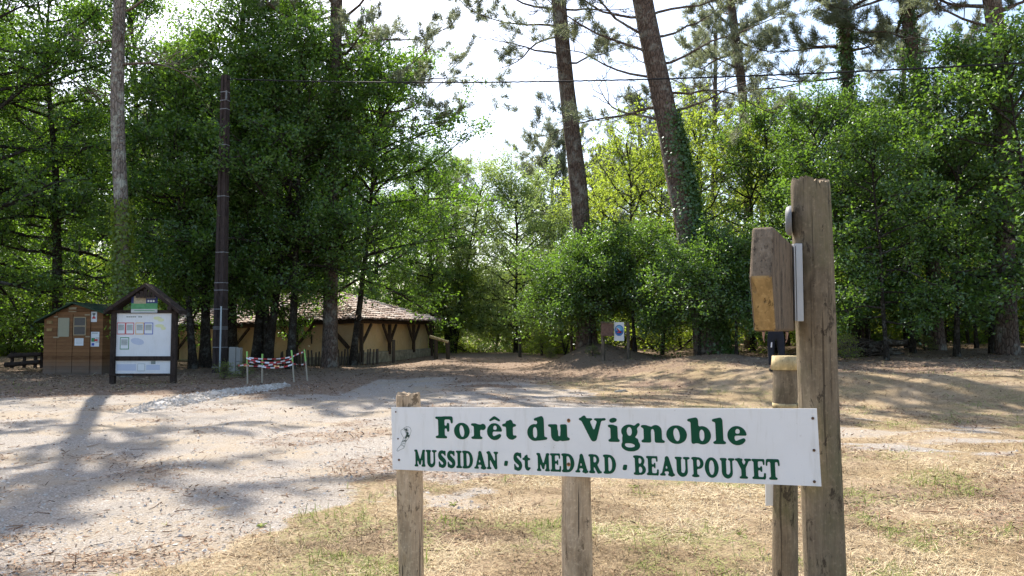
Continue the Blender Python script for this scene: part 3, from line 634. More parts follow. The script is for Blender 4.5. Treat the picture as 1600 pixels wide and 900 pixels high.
# ------------------------------------------------------------------ growing trees
def wander(p, d, L, n, g, curl=.25, lift=0.0):
    pts = [np.array(p, float)]; d = np.array(d, float)
    for i in range(n):
        d = d + g.normal(0, curl, 3) * .5 + np.array([0, 0, lift]); d /= np.linalg.norm(d); pts.append(pts[-1] + d * L / n)
    return np.array(pts)
def along(path, t):
    f = t * (len(path) - 1); i = min(int(f), len(path) - 2); return path[i] + (path[i + 1] - path[i]) * (f - i), path[i + 1] - path[i]
def leaf_mesh(name, C, S, mat, g, up=.9, sprd=.8, aspect=.62, rv=None):
    N = len(C); nrm = g.normal(0, sprd, (N, 3)); nrm[:, 2] += up; nrm /= np.linalg.norm(nrm, axis=1)[:, None]
    d = np.cross(nrm, g.normal(0, 1, (N, 3))); d /= np.linalg.norm(d, axis=1)[:, None] + 1e-9; s = np.cross(nrm, d)
    S = np.broadcast_to(S, (N,)) * g.uniform(.7, 1.25, N); L = S[:, None]; W = L * aspect
    fold = nrm * L * .10
    v = np.stack([C - d * L / 2, C - s * W / 2 + fold + d * L * .06, C + d * L / 2, C + s * W / 2 + fold + d * L * .06], 1).reshape(-1, 3)
    mb = MB(); mb.addv(v); mb.f4.append(np.arange(N * 4).reshape(-1, 4)); mb.m4.append(np.zeros(N, int)); mb.r4.append(g.random(N) if rv is None else rv); mb.s4.append(np.zeros(N, bool))
    return mb.mesh(name, mat)
class Broad:
    """broadleaf tree: trunk, limbs, side branches, twigs, leaves at the twigs"""
    def __init__(s, seed, H, cb, Rr, nl=26, tr=.18, lean=(0, 0), leaf=.135, nsec=7, ntw=6, per=26, mat=M_OAK, bark=M_BARK, droop=0.0, top=.55, shape=None, spray=.145, curl=.30, stems=1, flat=.8, bias=None, twl=.75, lower=.8):
        g = np.random.default_rng(seed); tb = MB(); bb = MB(); C = []; rv = []
        shape = shape or (lambda t: (lower + (1 - lower) * math.sin(min(1, t / .45) * math.pi / 2)) if t < .45 else max(top, math.cos((t - .45) / .55 * 1.0)))
        for st in range(stems):
            ang = st / stems * 6.28 + g.random(); ln = np.array([lean[0], lean[1], 0]) + (np.array([math.cos(ang), math.sin(ang), 0]) * .22 if stems > 1 else 0)
            n_ = 14; z = np.linspace(0, 1, n_); wob = np.cumsum(g.normal(0, .035, (n_, 2)), 0) * H * .12
            tpth = np.stack([ln[0] * z * H + wob[:, 0] * z, ln[1] * z * H + wob[:, 1] * z, z * H * .93 - .25 * (z == 0)], -1)
            rad = tr * (1 - z * .86) ; rad[0] *= 1.5; rad[1] *= 1.08
            tb.tube(tpth, rad, 12, 0, True, .10)
            for k in range(nl // stems):
                t = (k + g.random()) / (nl // stems); zt = (cb + (H * .95 - cb) * t) / H; p, _ = along(tpth, min(zt / .93, .995))
                az = k * 2.399 + g.normal(0, .3) + st
                if bias is not None and g.random() < bias[1]: az = bias[0] + g.normal(0, .7)
                el = R(-2 + 58 * t + g.normal(0, 14)) - droop; L = Rr * shape(t) * g.uniform(.6, 1.18)
                d = np.array([math.cos(az) * math.cos(el), math.sin(az) * math.cos(el), math.sin(el)])
                lp = wander(p, d, L, 7, g, curl, -.02 - droop * .12); r0 = .028 + tr * .30 * (1 - t * .7)
                bb.tube(lp, r0 * np.linspace(1, .18, 8), 6, 0, False)
                for q in range(nsec):
                    u = .22 + .78 * (q + g.random()) / nsec; sp_, sd = along(lp, min(u, .999)); sd = sd / np.linalg.norm(sd)
                    side = np.cross(sd, [0, 0, 1]); side /= np.linalg.norm(side) + 1e-9
                    d2 = sd * .7 + side * (1 if q % 2 else -1) * g.uniform(.3, 1.0) + np.array([0, 0, g.normal(.18, .45)]); d2 /= np.linalg.norm(d2)
                    L2 = L * (.50 - .26 * u) * g.uniform(.7, 1.25) + .25; pp = wander(sp_, d2, L2, 4, g, .3, -droop * .2); bb.tube(pp, r0 * .34 * np.linspace(1, .3, 5), 4, 0, False)
                    shade = g.random()
                    for w in range(ntw):
                        u2 = .15 + .85 * (w + g.random()) / ntw; tp_, td = along(pp, min(u2, .999)); td = td / np.linalg.norm(td)
                        d3 = td * .6 + g.normal(0, .6, 3); d3[2] = d3[2] - droop * .5; d3 /= np.linalg.norm(d3); Lw = twl * g.uniform(.5, 1.1); e = tp_ + d3 * Lw
                        bb.tube([tp_, (tp_ + e) / 2 + g.normal(0, .03, 3), e], [.009, .007, .004], 3, 0, False)
                        m = int(per * g.uniform(.6, 1.3)); tt = g.random(m)[:, None] ** .7; c = tp_ + (e - tp_) * tt + g.normal(0, 1, (m, 3)) * spray * np.array([1, 1, flat]); C.append(c); rv.append(np.clip(shade * .5 + g.random(m) * .5, 0, 1))
        s.C = np.vstack(C); s.trunk = tb.mesh('trunk', bark); s.br = bb.mesh('branches', M_TWIG if tr < .06 else bark); s.crown = leaf_mesh('crown', s.C, leaf, mat, g, rv=np.concatenate(rv))
        s.g = g
    def put(s, name, x, y, rz=0, sc=1.0, z=None, sz=None, mat=None):
        o = empty(name, (x, y, float(terrain(x, y)) if z is None else z), rz=rz); o.scale = (sc, sc, sc if sz is None else sz)
        link('trunk', s.trunk, o); link('branches', s.br, o); c = link('crown', s.crown, o)
        if mat is not None: c.material_slots[0].link = 'OBJECT'; c.material_slots[0].material = mat
        return o
def needles(C, D, g, per=16, L=.15, W=.009, mat=M_NEEDLE, name='needles', tuft=.055):
    N = len(C) * per; c = np.repeat(C, per, 0); d0 = np.repeat(D, per, 0) + g.normal(0, .75, (N, 3)); d0 /= np.linalg.norm(d0, axis=1)[:, None]
    c = c + g.normal(0, tuft, (N, 3)); Ls = L * g.uniform(.7, 1.3, (N, 1)); s = np.cross(d0, g.normal(0, 1, (N, 3))); s /= np.linalg.norm(s, axis=1)[:, None] + 1e-9
    v = np.stack([c - s * W / 2, c + s * W / 2, c + d0 * Ls], 1).reshape(-1, 3); mb = MB(); mb.addv(v); mb.f3.append(np.arange(N * 3).reshape(-1, 3)); mb.m3.append(np.zeros(N, int)); mb.r3.append(g.random(N)); mb.s3.append(np.zeros(N, bool))
    return mb.mesh(name, mat)
class Pine:
    """maritime pine from a trunk path; limbs = list of (height fraction, azimuth deg, length, lift) or auto"""
    def __init__(s, seed, path, r0, r1, cb, nl=26, Rr=3.6, bark=M_PBARK, per=26, dead=6, lift=.10, shape=None, ntw=5, nsec=5, deadz=(.3, .6), extra=(), nw=.026, nlen=.20):
        g = np.random.default_rng(seed); path = np.asarray(path, float); n = 30; t = np.linspace(0, 1, n)
        k = np.linspace(0, 1, len(path)); full = np.stack([np.interp(t, k, path[:, i]) for i in range(3)], -1)
        for _ in range(3): full[1:-1] = (full[:-2] + full[1:-1] * 2 + full[2:]) / 4
        rad = r0 + (r1 - r0) * t; rad[0] *= 1.35; rad[1] *= 1.12
        tb = MB(); bb = MB(); tb.tube(full, rad, 18, 0, True, .07); C = []; D = []
        H = full[-1, 2]; shape = shape or (lambda q: .55 + .45 * math.sin(min(q * 2.2, 1) * 1.57) if q < .5 else max(.25, math.cos((q - .5) * 2.6)))
        def limb(p, d, L, r, dry=False, lift=lift):
            lp = wander(p, d, L, 9, g, .30, lift * .4); bb.tube(lp, r * np.linspace(1, .2, 10), 6, 0, False)
            ns = nsec + (2 if dry else 0)
            for q in range(ns):
                u = .3 + .7 * (q + g.random()) / ns; sp_, sd = along(lp, min(u, .999)); sd /= np.linalg.norm(sd); side = np.cross(sd, [0, 0, 1]); side /= np.linalg.norm(side) + 1e-9
                d2 = sd * .8 + side * (1 if q % 2 else -1) * g.uniform(.4, 1) + [0, 0, g.normal(.1, .3)]; d2 /= np.linalg.norm(d2); L2 = L * (.42 - .2 * u) * g.uniform(.7, 1.3) + .2
                pp = wander(sp_, d2, L2, 5, g, .35, .06); bb.tube(pp, r * .32 * np.linspace(1, .35, 6), 4, 0, False)
                for w in range(ntw):
                    u2 = .25 + .75 * (w + g.random()) / ntw; tp_, td = along(pp, min(u2, .999)); td /= np.linalg.norm(td); d3 = td * .7 + g.normal(0, .5, 3) + [0, 0, .25]; d3 /= np.linalg.norm(d3); Lw = g.uniform(.25, .6)
                    e = tp_ + d3 * Lw; bb.tube([tp_, e], [.009, .005], 3, 0, False)
                    if not dry:
                        for tt in (.5, .8, 1.0): C.append(tp_ + (e - tp_) * tt); D.append(d3)
        for kk in range(nl):
            q = (kk + g.random()) / nl; zt = (cb + (H * .97 - cb) * q) / H; p, _ = along(full, min(zt, .995)); az = kk * 2.399 + g.normal(0, .35); el = R(2 + 50 * q + g.normal(0, 8))
            limb(p, [math.cos(az) * math.cos(el), math.sin(az) * math.cos(el), math.sin(el)], Rr * shape(q) * g.uniform(.75, 1.15), .03 + .05 * (1 - q))
        for kk in range(dead):
            p, _ = along(full, g.uniform(*deadz)); az = g.random() * 6.28; limb(p, [math.cos(az), math.sin(az), g.normal(.05, .2)], g.uniform(.6, 2.2), .022, True, -.05)
        for (zf, az, L, el, dry) in extra:
            p, _ = along(full, zf); az = R(az); el = R(el); limb(p, [math.cos(az) * math.cos(el), math.sin(az) * math.cos(el), math.sin(el)], L, .05, dry)
        s.full = full; s.rad = rad; s.trunk = tb.mesh('trunk', bark); s.br = bb.mesh('branches', M_PBARK)
        s.needles = needles(np.array(C), np.array(D), g, per, nlen, nw); s.g = g
    def put(s, name, x, y, rz=0, sc=1.0, z=None):
        o = empty(name, (x, y, float(terrain(x, y)) - .05 if z is None else z), rz=rz); o.scale = (sc, sc, sc)
        link('trunk', s.trunk, o); link('branches', s.br, o); link('needles', s.needles, o); return o
def ivy(parent, full, rad, f0, f1, N, g, side=None, spread=.10, leaf=.085, mat=M_IVY, thick=.05, jag=.0):
    t = f0 + (f1 - f0) * g.random(N) ** 1.1; a = g.random(N) * 6.28
    if side is not None: a = side[0] + g.normal(0, side[1], N)
    if jag: t = t - jag * np.abs(g.normal(0, 1, N)) * (t > f0 + .5 * (f1 - f0))
    t = np.clip(t, 0, 1); f = t * (len(full) - 1); i = np.minimum(f.astype(int), len(full) - 2); w = (f - i)[:, None]; p = full[i] * (1 - w) + full[i + 1] * w; r = np.interp(t, np.linspace(0, 1, len(rad)), rad)
    o = np.stack([np.cos(a), np.sin(a), np.zeros(N)], -1); c = p + o * (r + thick * g.random(N) * (1.4 - (t - f0) / (f1 - f0 + 1e-9)) + g.gamma(1.2, spread * .35, N))[:, None]
    nr = o * 1.0 + g.normal(0, .5, (N, 3)) + [0, 0, .5]; nr /= np.linalg.norm(nr, axis=1)[:, None]; d = np.cross(nr, g.normal(0, 1, (N, 3))); d /= np.linalg.norm(d, axis=1)[:, None]; s_ = np.cross(nr, d); L = leaf * g.uniform(.6, 1.3, (N, 1))
    v = np.stack([c - d * L / 2, c - s_ * L * .42, c + d * L / 2, c + s_ * L * .42], 1).reshape(-1, 3); mb = MB(); mb.addv(v); mb.f4.append(np.arange(N * 4).reshape(-1, 4)); mb.m4.append(np.zeros(N, int)); mb.r4.append(g.random(N)); mb.s4.append(np.zeros(N, bool))
    return mb.build('ivy', mat, parent)

# ------------------------------------------------------------------ hero pines (trunk path given by where it is seen)
def pine_at(pts, D, base, seed, r0, r1, H, cb, **k):
    """pts: [(px,py)] from low to high at distance D; base: (px,py) or ground position"""
    w = [P(px, py, D) for px, py in pts]; b = np.array([*w[0][:2], 0.0])
    if base is not None: b = np.array([P(base, 500, D)[0], D, 0.0])
    b[2] = float(terrain(b[0], b[1])); d = w[-1] - w[-2]; d = d / d[2]
    top = w[-1] + d * max(.1, H - (w[-1][2] - b[2])) * np.array([.8, .8, 1]) + 0
    # resample by height so fractions are heights
    path = np.array([b] + w + [top]) - b; z = np.linspace(0, path[-1, 2], 14)
    path = np.stack([np.interp(z, path[:, 2], path[:, 0]), np.interp(z, path[:, 2], path[:, 1]), z], -1); path[0, 2] -= .2
    return Pine(seed, path, r0, r1, cb, **k), b
def place_pine(pn, b, name, label, cat='pine tree'):
    o = pn.put(name, b[0], b[1], z=b[2]); return tag(o, label, cat)
pn, b = pine_at([(914, 415), (903, 280), (885, 130), (872, 0)], 30.0, 917, 101, .35, .245, 27, 15.5, nl=24, Rr=3.0, dead=7, deadz=(.36, .62), extra=[(.43, 185, 3.6, 25, True), (.47, 175, 4.2, 14, False), (.42, 20, 2.4, 5, False), (.50, 170, 4.5, 8, False), (.46, 190, 3.2, -5, False), (.50, 0, 3.0, 10, True)])
place_pine(pn, b, 'pine_tree', 'straight bare-trunked pine leaning left, rising behind the small oak in the centre')
pn, b = pine_at([(1112, 545), (1094, 440), (1072, 340), (1046, 200), (1022, 90), (1003, 0)], 26.0, 1114, 102, .47, .25, 24, 12.5, nl=22, Rr=4.0, dead=4, deadz=(.33, .5), extra=[(.36, 175, 4.6, 2, False), (.40, 165, 4.8, 6, False), (.43, 190, 5.0, 6, False), (.46, 180, 4.2, 14, False), (.49, 170, 4.6, 6, False), (.38, 8, 4.4, 0, False), (.42, -10, 4.6, 4, False), (.46, 12, 4.8, 8, False), (.49, -5, 4.2, 12, False), (.34, 185, 3.0, -8, True), (.35, 0, 3.4, -10, True), (.53, 150, 4.4, 12, False)])
big = place_pine(pn, b, 'pine_tree', 'thickest leaning pine with ivy climbing its right side, on the mound')
iv = ivy(big, pn.full, pn.rad, 0.0, .36, 9000, pn.g, (-.55, .75), .14, .10, thick=.14, jag=.03)
pn, b = pine_at([(1168, 250), (1163, 160), (1150, 60), (1141, 0)], 35.0, 1172, 103, .24, .17, 23, 13, nl=24, Rr=3.2, dead=5, extra=[(.52, 5, 4.2, -2, False), (.56, 190, 3.2, 8, False)])
place_pine(pn, b, 'pine_tree', 'slim grey pine trunk standing in the gap right of the ivied pine')
pn, b = pine_at([(1335, 300), (1329, 200), (1322, 90), (1316, 0)], 30.0, 1340, 104, .23, .18, 20, 11.5, nl=24, Rr=3.4, dead=3, extra=[(.47, 195, 4.2, -14, True), (.54, 182, 3.8, 12, False), (.6, 170, 3.6, 8, False)])
p4 = place_pine(pn, b, 'pine_tree', 'ivy-wrapped pine trunk rising out of the oaks above the tall round post'); ivy(p4, pn.full, pn.rad, .12, .68, 7000, pn.g, None, .16, .11, thick=.10)
pn, b = pine_at([(1452, 260), (1443, 180), (1428, 90), (1413, 0)], 28.0, 1462, 105, .24, .18, 20, 12, nl=24, Rr=3.2, dead=4, extra=[(.55, 5, 3.0, 8, False), (.58, 170, 2.6, 8, False)])
p5 = place_pine(pn, b, 'pine_tree', 'pine with reddish trunk and sparse ivy between the two others at upper right'); ivy(p5, pn.full, pn.rad, .2, .64, 2200, pn.g, None, .14, .11)
pn, b = pine_at([(1567, 200), (1562, 95), (1555, 40), (1549, 0)], 24.0, 1572, 106, .28, .23, 20, 10.5, nl=24, Rr=3.6, dead=3, extra=[(.47, 175, 2.6, 2, True), (.46, 0, 2.6, 0, False), (.52, 185, 3.4, 8, False)])
place_pine(pn, b, 'pine_tree', 'rightmost pine with forked bare branches near the picture corner')
pn, b = pine_at([(193, 430), (190, 340), (184, 210), (183, 90), (187, 0)], 24.0, 197, 107, .215, .165, 21, 13.5, nl=13, Rr=3.4, bark=M_LBARK, dead=5, deadz=(.42, .62), extra=[(.47, 5, 2.4, 12, True), (.55, 10, 2.8, 12, True)])
p7 = place_pine(pn, b, 'pine_tree', 'pale lichen-covered pine trunk with ivy at its foot, behind the shed and kiosk'); ivy(p7, pn.full, pn.rad, .06, .27, 4200, pn.g, None, .12, .10, mat=M_LIME, thick=.10, jag=.02)
pn, b = pine_at([(517, 430), (519, 300), (523, 150), (526, 0)], 31.0, 516, 108, .29, .20, 22, 12.0, nl=26, Rr=5.2, dead=2, extra=[(.50, 0, 6.3, -10, False), (.52, -20, 6.0, -4, False), (.56, 8, 6.5, -5, False), (.47, -5, 5.0, -14, False), (.60, 0, 6.0, 2, False)])
place_pine(pn, b, 'pine_tree', 'dark pine trunk before the barn wall whose branches reach over the gap at top centre')
# shared pines for the far wood
PN = [Pine(200 + i, [(0, 0, -.2), (g0 * .3, 0, 5), (g0, .2, 11), (g0 * 1.1, .4, h)], .24, .12, h * .45, nl=22, Rr=4.2, per=13, dead=4, ntw=5, nsec=6, nw=.036, nlen=.30) for i, (h, g0) in enumerate([(17, .5), (20, -.6), (15, .2)])]
fp = [(1000, 66, 0, .95), (1095, 60, 1, 1.0), (940, 60, 2, .95), (868, 56, 0, .82), (718, 62, 1, .80), (690, 70, 0, 1.0), (1420, 44, 1, .9), (1540, 42, 0, .95), (60, 50, 0, 1.0), (260, 48, 1, .9), (430, 52, 2, 1.0)]
for px, D, v, sc, rz, lab in ((878, 56, 2, 1.05, 0, 'grey green pine crown seen left of and behind the straight bare pine'), (1015, 58, 0, 1.1, 2, 'grey green pine crown between the straight pine and the ivied pine'), (1108, 53, 1, 1.1, 4, 'tall grey green pine crown just right of the ivied pine'), (1195, 56, 0, 1.0, 1, 'grey green pine crown beside the slim pine trunk')):
    tag(PN[v].put('pine_tree', (px - 800) / 1200 * D, D, rz, sc), lab, 'pine tree')
for k, (px, D, v, sc) in enumerate(fp):
    x = (px - 800) / 1200 * D; o = PN[v].put('pine_tree', x, D, random.random() * 6.28, sc)
    tag(o, 'grey green pine standing far back in the wood above the lower trees', 'pine tree', 'pines far back in the wood')

# ------------------------------------------------------------------ broadleaf trees
OAK = [Broad(11, 17, 3.3, 4.6, nl=42, tr=.24, nsec=8, ntw=6, per=19, lower=.85),
       Broad(12, 15.5, 3.2, 4.3, nl=40, tr=.22, nsec=8, ntw=6, per=19, lean=(.03, 0), droop=.12, lower=.9),
       Broad(13, 18, 3.2, 4.2, nl=42, tr=.23, nsec=7, ntw=6, per=19, lean=(-.03, 0))]
YO = [Broad(21, 11.0, 1.6, 2.7, nl=34, tr=.10, nsec=6, ntw=5, per=16, mat=M_OAKG, lean=(.03, .0), spray=.15, twl=.6),
      Broad(22, 9.5, 1.4, 2.6, nl=30, tr=.09, nsec=6, ntw=5, per=16, mat=M_OAKG, lean=(-.04, 0), spray=.15, twl=.6, droop=.1),
      Broad(23, 12.0, 2.4, 2.5, nl=34, tr=.11, nsec=6, ntw=5, per=16, mat=M_OAKG, spray=.15, twl=.6)]
# left-hand wall of oaks: (pixel x, distance, variant, scale, rotation, label)
oaks_left = [
 (-45, 27, 0, 1.0, .4, 'dark trunked oak cut by the left edge of the photo'),
 (95, 31, 2, .95, 1.3, 'oak standing behind the brown shed roof'),
 (322, 30, 1, .86, 2.0, 'oak whose dark trunk stands just left of the brown pole'),
 (362, 32, 0, .98, 3.3, 'oak with a dark trunk hidden behind the brown pole'),
 (402, 31, 2, .84, 4.1, 'oak with a mossy grey trunk right of the brown pole'),
 (590, 56, 0, 1.0, .9, 'tall oak well behind the barn roof'),
 (676, 46, 1, .80, 2.4, 'oak standing just past the right corner of the barn'),
 (200, 34, 0, 1.0, 5.9, 'oak behind the pale lichened pine')]
for px, D, v, sc, rz, lab in oaks_left:
    x = (px - 800) / 1200 * D; tag(OAK[v].put('oak_tree', x, D, rz, sc), lab, 'oak tree')
OAKB = [(30, 52, 1, 1.0), (130, 56, 0, 1.05), (230, 54, 2, .95), (310, 55, 0, 1.05), (400, 58, 1, 1.15), (480, 57, 0, 1.1), (545, 60, 2, 1.1), (-60, 34, 1, 1.0), (-170, 30, 0, 1.0), (-120, 46, 2, 1.1), (0, 55, 0, 1.1), (200, 58, 1, 1.1), (380, 60, 2, 1.1), (-330, 28, 1, 1.0), (-300, 40, 2, 1.1), (80, 64, 0, 1.1)]
for px, D, v, sc in OAKB:
    x = (px - 800) / 1200 * D; tag(OAK[v].put('oak_tree', x, D, random.random() * 6.28, sc), 'dark green oak in the wood behind the barn and shed', 'oak tree', 'oaks of the left wood')
HO = Broad(34, 12.5, 3.5, 4.6, nl=44, tr=.15, nsec=8, ntw=6, per=22, lean=(.10, 0), lower=1.0, top=.6)
x = (552 - 800) / 1200 * 32.3; tag(HO.put('oak_tree', x, 32.3, 0, 1.0), 'oak at the near corner of the barn, its crown spreading right over the roof', 'oak tree')

HO2 = Broad(35, 13, 3.6, 4.0, nl=42, tr=.17, nsec=8, ntw=6, per=22, lean=(.05, 0), lower=1.0, top=.7)
x = (455 - 800) / 1200 * 29.5; tag(HO2.put('oak_tree', x, 29.5, 1.0, .95), 'oak before the barn between the V trunks and the dark pine', 'oak tree')
# leaning double trunk before the barn
LT = Broad(31, 10.5, 3.2, 3.6, nl=26, tr=.20, nsec=7, ntw=6, per=26, lean=(.11, 0), lower=.8)
x = (418 - 800) / 1200 * 30.5; tag(LT.put('oak_tree', x, 30.5, 0, .95), 'leaning oak trunk forming the right arm of a V before the barn', 'oak tree')
LT2 = Broad(32, 11, 3.4, 3.4, nl=24, tr=.15, nsec=7, ntw=6, per=26, lean=(-.025, 0))
tag(LT2.put('oak_tree', x - .1, 30.9, 0, .95), 'upright oak trunk forming the left arm of a V before the barn', 'oak tree')
LT3 = Broad(33, 10, 3.0, 3.4, nl=24, tr=.17, nsec=7, ntw=6, per=26, lean=(-.10, 0))
x = (305 - 800) / 1200 * 29; tag(LT3.put('oak_tree', x, 29, 0, .9), 'oak trunk leaning left between the notice kiosk and the brown pole', 'oak tree')

# centre: willow-like pale tree and its neighbours
WL = Broad(41, 13.0, 2.6, 4.4, nl=28, tr=.15, nsec=7, ntw=6, per=18, mat=M_WILLOW, leaf=.12, spray=.24, droop=.10, lean=(.16, 0), curl=.3, flat=.9)
WL2 = Broad(42, 11.0, 1.6, 4.0, nl=28, tr=.12, nsec=7, ntw=6, per=18, mat=M_WILLOW, leaf=.12, spray=.24, droop=.2, stems=3, curl=.3, flat=.9)
WL3 = Broad(43, 9.6, 1.0, 4.3, nl=36, tr=.12, nsec=7, ntw=6, per=20, mat=M_WILLOW, leaf=.14, spray=.22, droop=.05, curl=.3, lower=.95, top=.6)
for t_, px, D, sc, rz, lab in [(WL3, 806, 46, 1.0, 0, 'soft round pale green tree at the end of the track'), (WL, 705, 47, .86, 0, 'pale feathery tree with a dark leaning trunk beyond the end of the track'), (WL2, 868, 52, .80, 1.2, 'pale bushy tree beyond the two bollards'), (WL2, 700, 50, .85, 3.4, 'light green many-stemmed tree right of the barn')]:
    x = (px - 800) / 1200 * D; tag(t_.put('pale_tree', x, D, rz, sc), lab, 'tree')
BU = Broad(51, 5.0, .3, 2.5, nl=26, tr=.07, nsec=6, ntw=5, per=26, mat=M_MID, leaf=.10, stems=3, lower=1.0, droop=.1)
for px, D, sc, rz, lab in [(712, 46, .9, 0, 'leafy bush right of the low log barrier'), (775, 52, 1.0, 2, 'bush in the gap where the track ends'), (842, 49, .85, 4, 'bush close behind the bollards'), (900, 44, .95, 1, 'bush behind the earth mound'), (815, 56, 1.1, 3, 'bright bush deep in the gap at the end of the track')]:
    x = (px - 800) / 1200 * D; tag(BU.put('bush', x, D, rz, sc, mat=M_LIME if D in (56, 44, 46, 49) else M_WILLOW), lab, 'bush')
UB = Broad(52, 4.2, .1, 2.6, nl=24, tr=.05, nsec=5, ntw=5, per=22, mat=M_MID, leaf=.13, stems=3, lower=1.0, droop=.1)
random.seed(15)
for D_, st_ in ((41, 88), (50, 80), (60, 75)):
    for px in range(-240, 1800, st_):
        if 560 < px < 740 and D_ < 45 or 740 < px < 900 and D_ < 55: continue
        px2 = px + random.uniform(-25, 25); D2 = D_ + random.uniform(-2, 2); x = (px2 - 800) / 1200 * D2
        tag(UB.put('understorey_bush', x, D2, random.random() * 6.28, random.uniform(.75, 1.15), mat=random.choice((None, M_LIME, M_LIME))), 'leafy understorey bush deep in the wood', 'bush', 'understorey bushes')
# bright backlit trees behind the pines
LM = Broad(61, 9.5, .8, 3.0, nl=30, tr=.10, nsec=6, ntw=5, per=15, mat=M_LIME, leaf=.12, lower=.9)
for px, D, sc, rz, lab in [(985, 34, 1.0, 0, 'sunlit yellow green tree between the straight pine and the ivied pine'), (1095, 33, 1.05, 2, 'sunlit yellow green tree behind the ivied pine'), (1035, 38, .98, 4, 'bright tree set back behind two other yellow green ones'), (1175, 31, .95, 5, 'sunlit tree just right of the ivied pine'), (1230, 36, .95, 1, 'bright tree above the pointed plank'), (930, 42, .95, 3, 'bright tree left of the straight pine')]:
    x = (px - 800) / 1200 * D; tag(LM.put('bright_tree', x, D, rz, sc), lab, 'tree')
# low spreading oak in front of the centre pine
SO = Broad(71, 3.9, 1.9, 2.5, nl=26, tr=.085, nsec=7, ntw=6, per=26, mat=M_OAKG, leaf=.10, spray=.13, lean=(-.05, .0), lower=1.0, top=.6, droop=.05)
tag(SO.put('small_oak', (992 - 800) / 1200 * 28.3, 28.3, 0, .92), 'low spreading oak with a thin leaning trunk beside the round blue sign', 'oak tree')
SO2 = Broad(72, 3.4, 1.8, 2.3, nl=24, tr=.07, nsec=7, ntw=6, per=26, mat=M_OAKG, leaf=.10, spray=.13, lower=1.0, top=.6, droop=.05)
for px, D, sc, rz, lab in [(922, 28.4, .86, 4, 'young oak hiding the foot of the straight pine'), (893, 31, .95, 1, 'young oak spreading low left of the brown box on posts'), (1092, 25.0, .86, 3, 'young oak spreading in front of the ivied trunk'), (1150, 24.3, .86, 5, 'young oak between the ivied trunk and the pointed plank')]:
    x = (px - 800) / 1200 * D; tag(SO2.put('small_oak', x, D, rz, sc), lab, 'oak tree')
# right-hand wood edge
front = [(1222, 27, 1, .70, 'young oak at the wood edge behind the pointed plank'), (1300, 25, 0, .92, 'young oak rising directly behind the tall round post'), (1384, 22.5, 1, .88, 'young oak with a dark trunk beside the log pile'),
         (1425, 26, 2, .92, 'young oak set behind the log pile'), (1492, 24, 0, .92, 'young oak whose dark trunk ends in a sunny patch right of the log pile'), (1548, 25.5, 2, .88, 'young oak second from the right edge'), (1625, 22, 1, 1.05, 'young oak at the right edge of the photo'), (1340, 28.5, 2, .92, 'young oak left of the log pile and further back')]
for px, D, v, sc, lab in front:
    x = (px - 800) / 1200 * D; tag(YO[v].put('young_oak', x, D, random.random() * 6.28, sc * (.84 if px < 1450 else .96), mat=M_MID if px in (1222, 1340, 1425) else None), lab, 'oak tree')
random.seed(5)
yb = []
for D in (29, 33, 38, 44, 51):
    for px in range(1215 if D < 30 else 1290, 1760, 74 if D < 40 else 92):
        x = (px + random.uniform(-25, 25) - 800) / 1200 * D; yb.append((x, D + random.uniform(-1.2, 1.2)))
for x, y in yb:
    tag(YO[random.choice((0, 1, 2))].put('young_oak', x, y, random.random() * 6.28, random.uniform(.66, .86), mat=random.choice((M_MID, M_MID, M_LIME))), 'slender oak among the trees of the wood on the right', 'oak tree', 'oaks of the right wood')
# bare dark stems standing close in the shaded wood
ST = []
for k in range(4):
    g = np.random.default_rng(300 + k); mb = MB(); p = wander((0, 0, -.2), (g.normal(0, .05), 0, 1), 9, 10, g, .07, .05); mb.tube(p, np.linspace(.085, .04, 11), 8, 0, True, .08)
    me1 = mb.mesh('trunk', M_BARK); mb = MB()
    C = []
    for q_ in range(9):
        a_, d_ = along(p, .5 + q_ * .05); az = g.random() * 6.28; w_ = wander(a_, (math.cos(az), math.sin(az), .3), g.uniform(.7, 1.6), 5, g, .3); mb.tube(w_, np.linspace(.02, .006, 6), 4, 0, False)
        for pt in w_[1:]: C.append(pt + g.normal(0, .22, (20, 3)))
    ST.append((me1, mb.mesh('branches', M_BARK), leaf_mesh('crown', np.vstack(C), .12, M_MID, g)))
for k in range(70):
    D = random.uniform(27, 60); px = random.uniform(1010, 1720) if k < 48 else random.uniform(-120, 480); x = (px - 800) / 1200 * D
    if px < 500: D = random.uniform(44, 62); x = (px - 800) / 1200 * D
    s_ = random.choice(ST); o = empty('thin_tree', on(x, D)); o.rotation_euler = (0, 0, random.random() * 6.28); o.scale = (1, 1, random.uniform(.8, 1.15))
    link('trunk', s_[0], o); link('branches', s_[1], o); link('crown', s_[2], o); tag(o, 'thin bare-stemmed tree standing in the deep shade of the wood', 'tree', 'thin stems in the shaded wood')
# far wood: one mass
g = np.random.default_rng(77); N = 900; cx = []; 
for k in range(N):
    a = g.uniform(-1.25, 1.25); r = g.uniform(66, 100); x, y = math.sin(a) * r, math.cos(a) * r; top = 15 + 3 * math.sin(a * 9) if abs(a + .02) > .14 else 11 + 2 * math.sin(a * 40)
    cx.append((x, y, g.uniform(-1, top) + float(terrain(x, y))))
cx = np.array(cx); C = np.repeat(cx, 170, 0) + g.normal(0, 1, (N * 170, 3)) * [1.9, 1.9, 1.5]
o = link('far_woodland', leaf_mesh('far_woodland', C, .42, M_MID, g, rv=np.clip(np.repeat(g.random(N), 170) * .6 + g.random(N * 170) * .4, 0, 1))); tag(o, 'far edge of the wood closing the view behind the trees', 'woodland', kind='stuff')
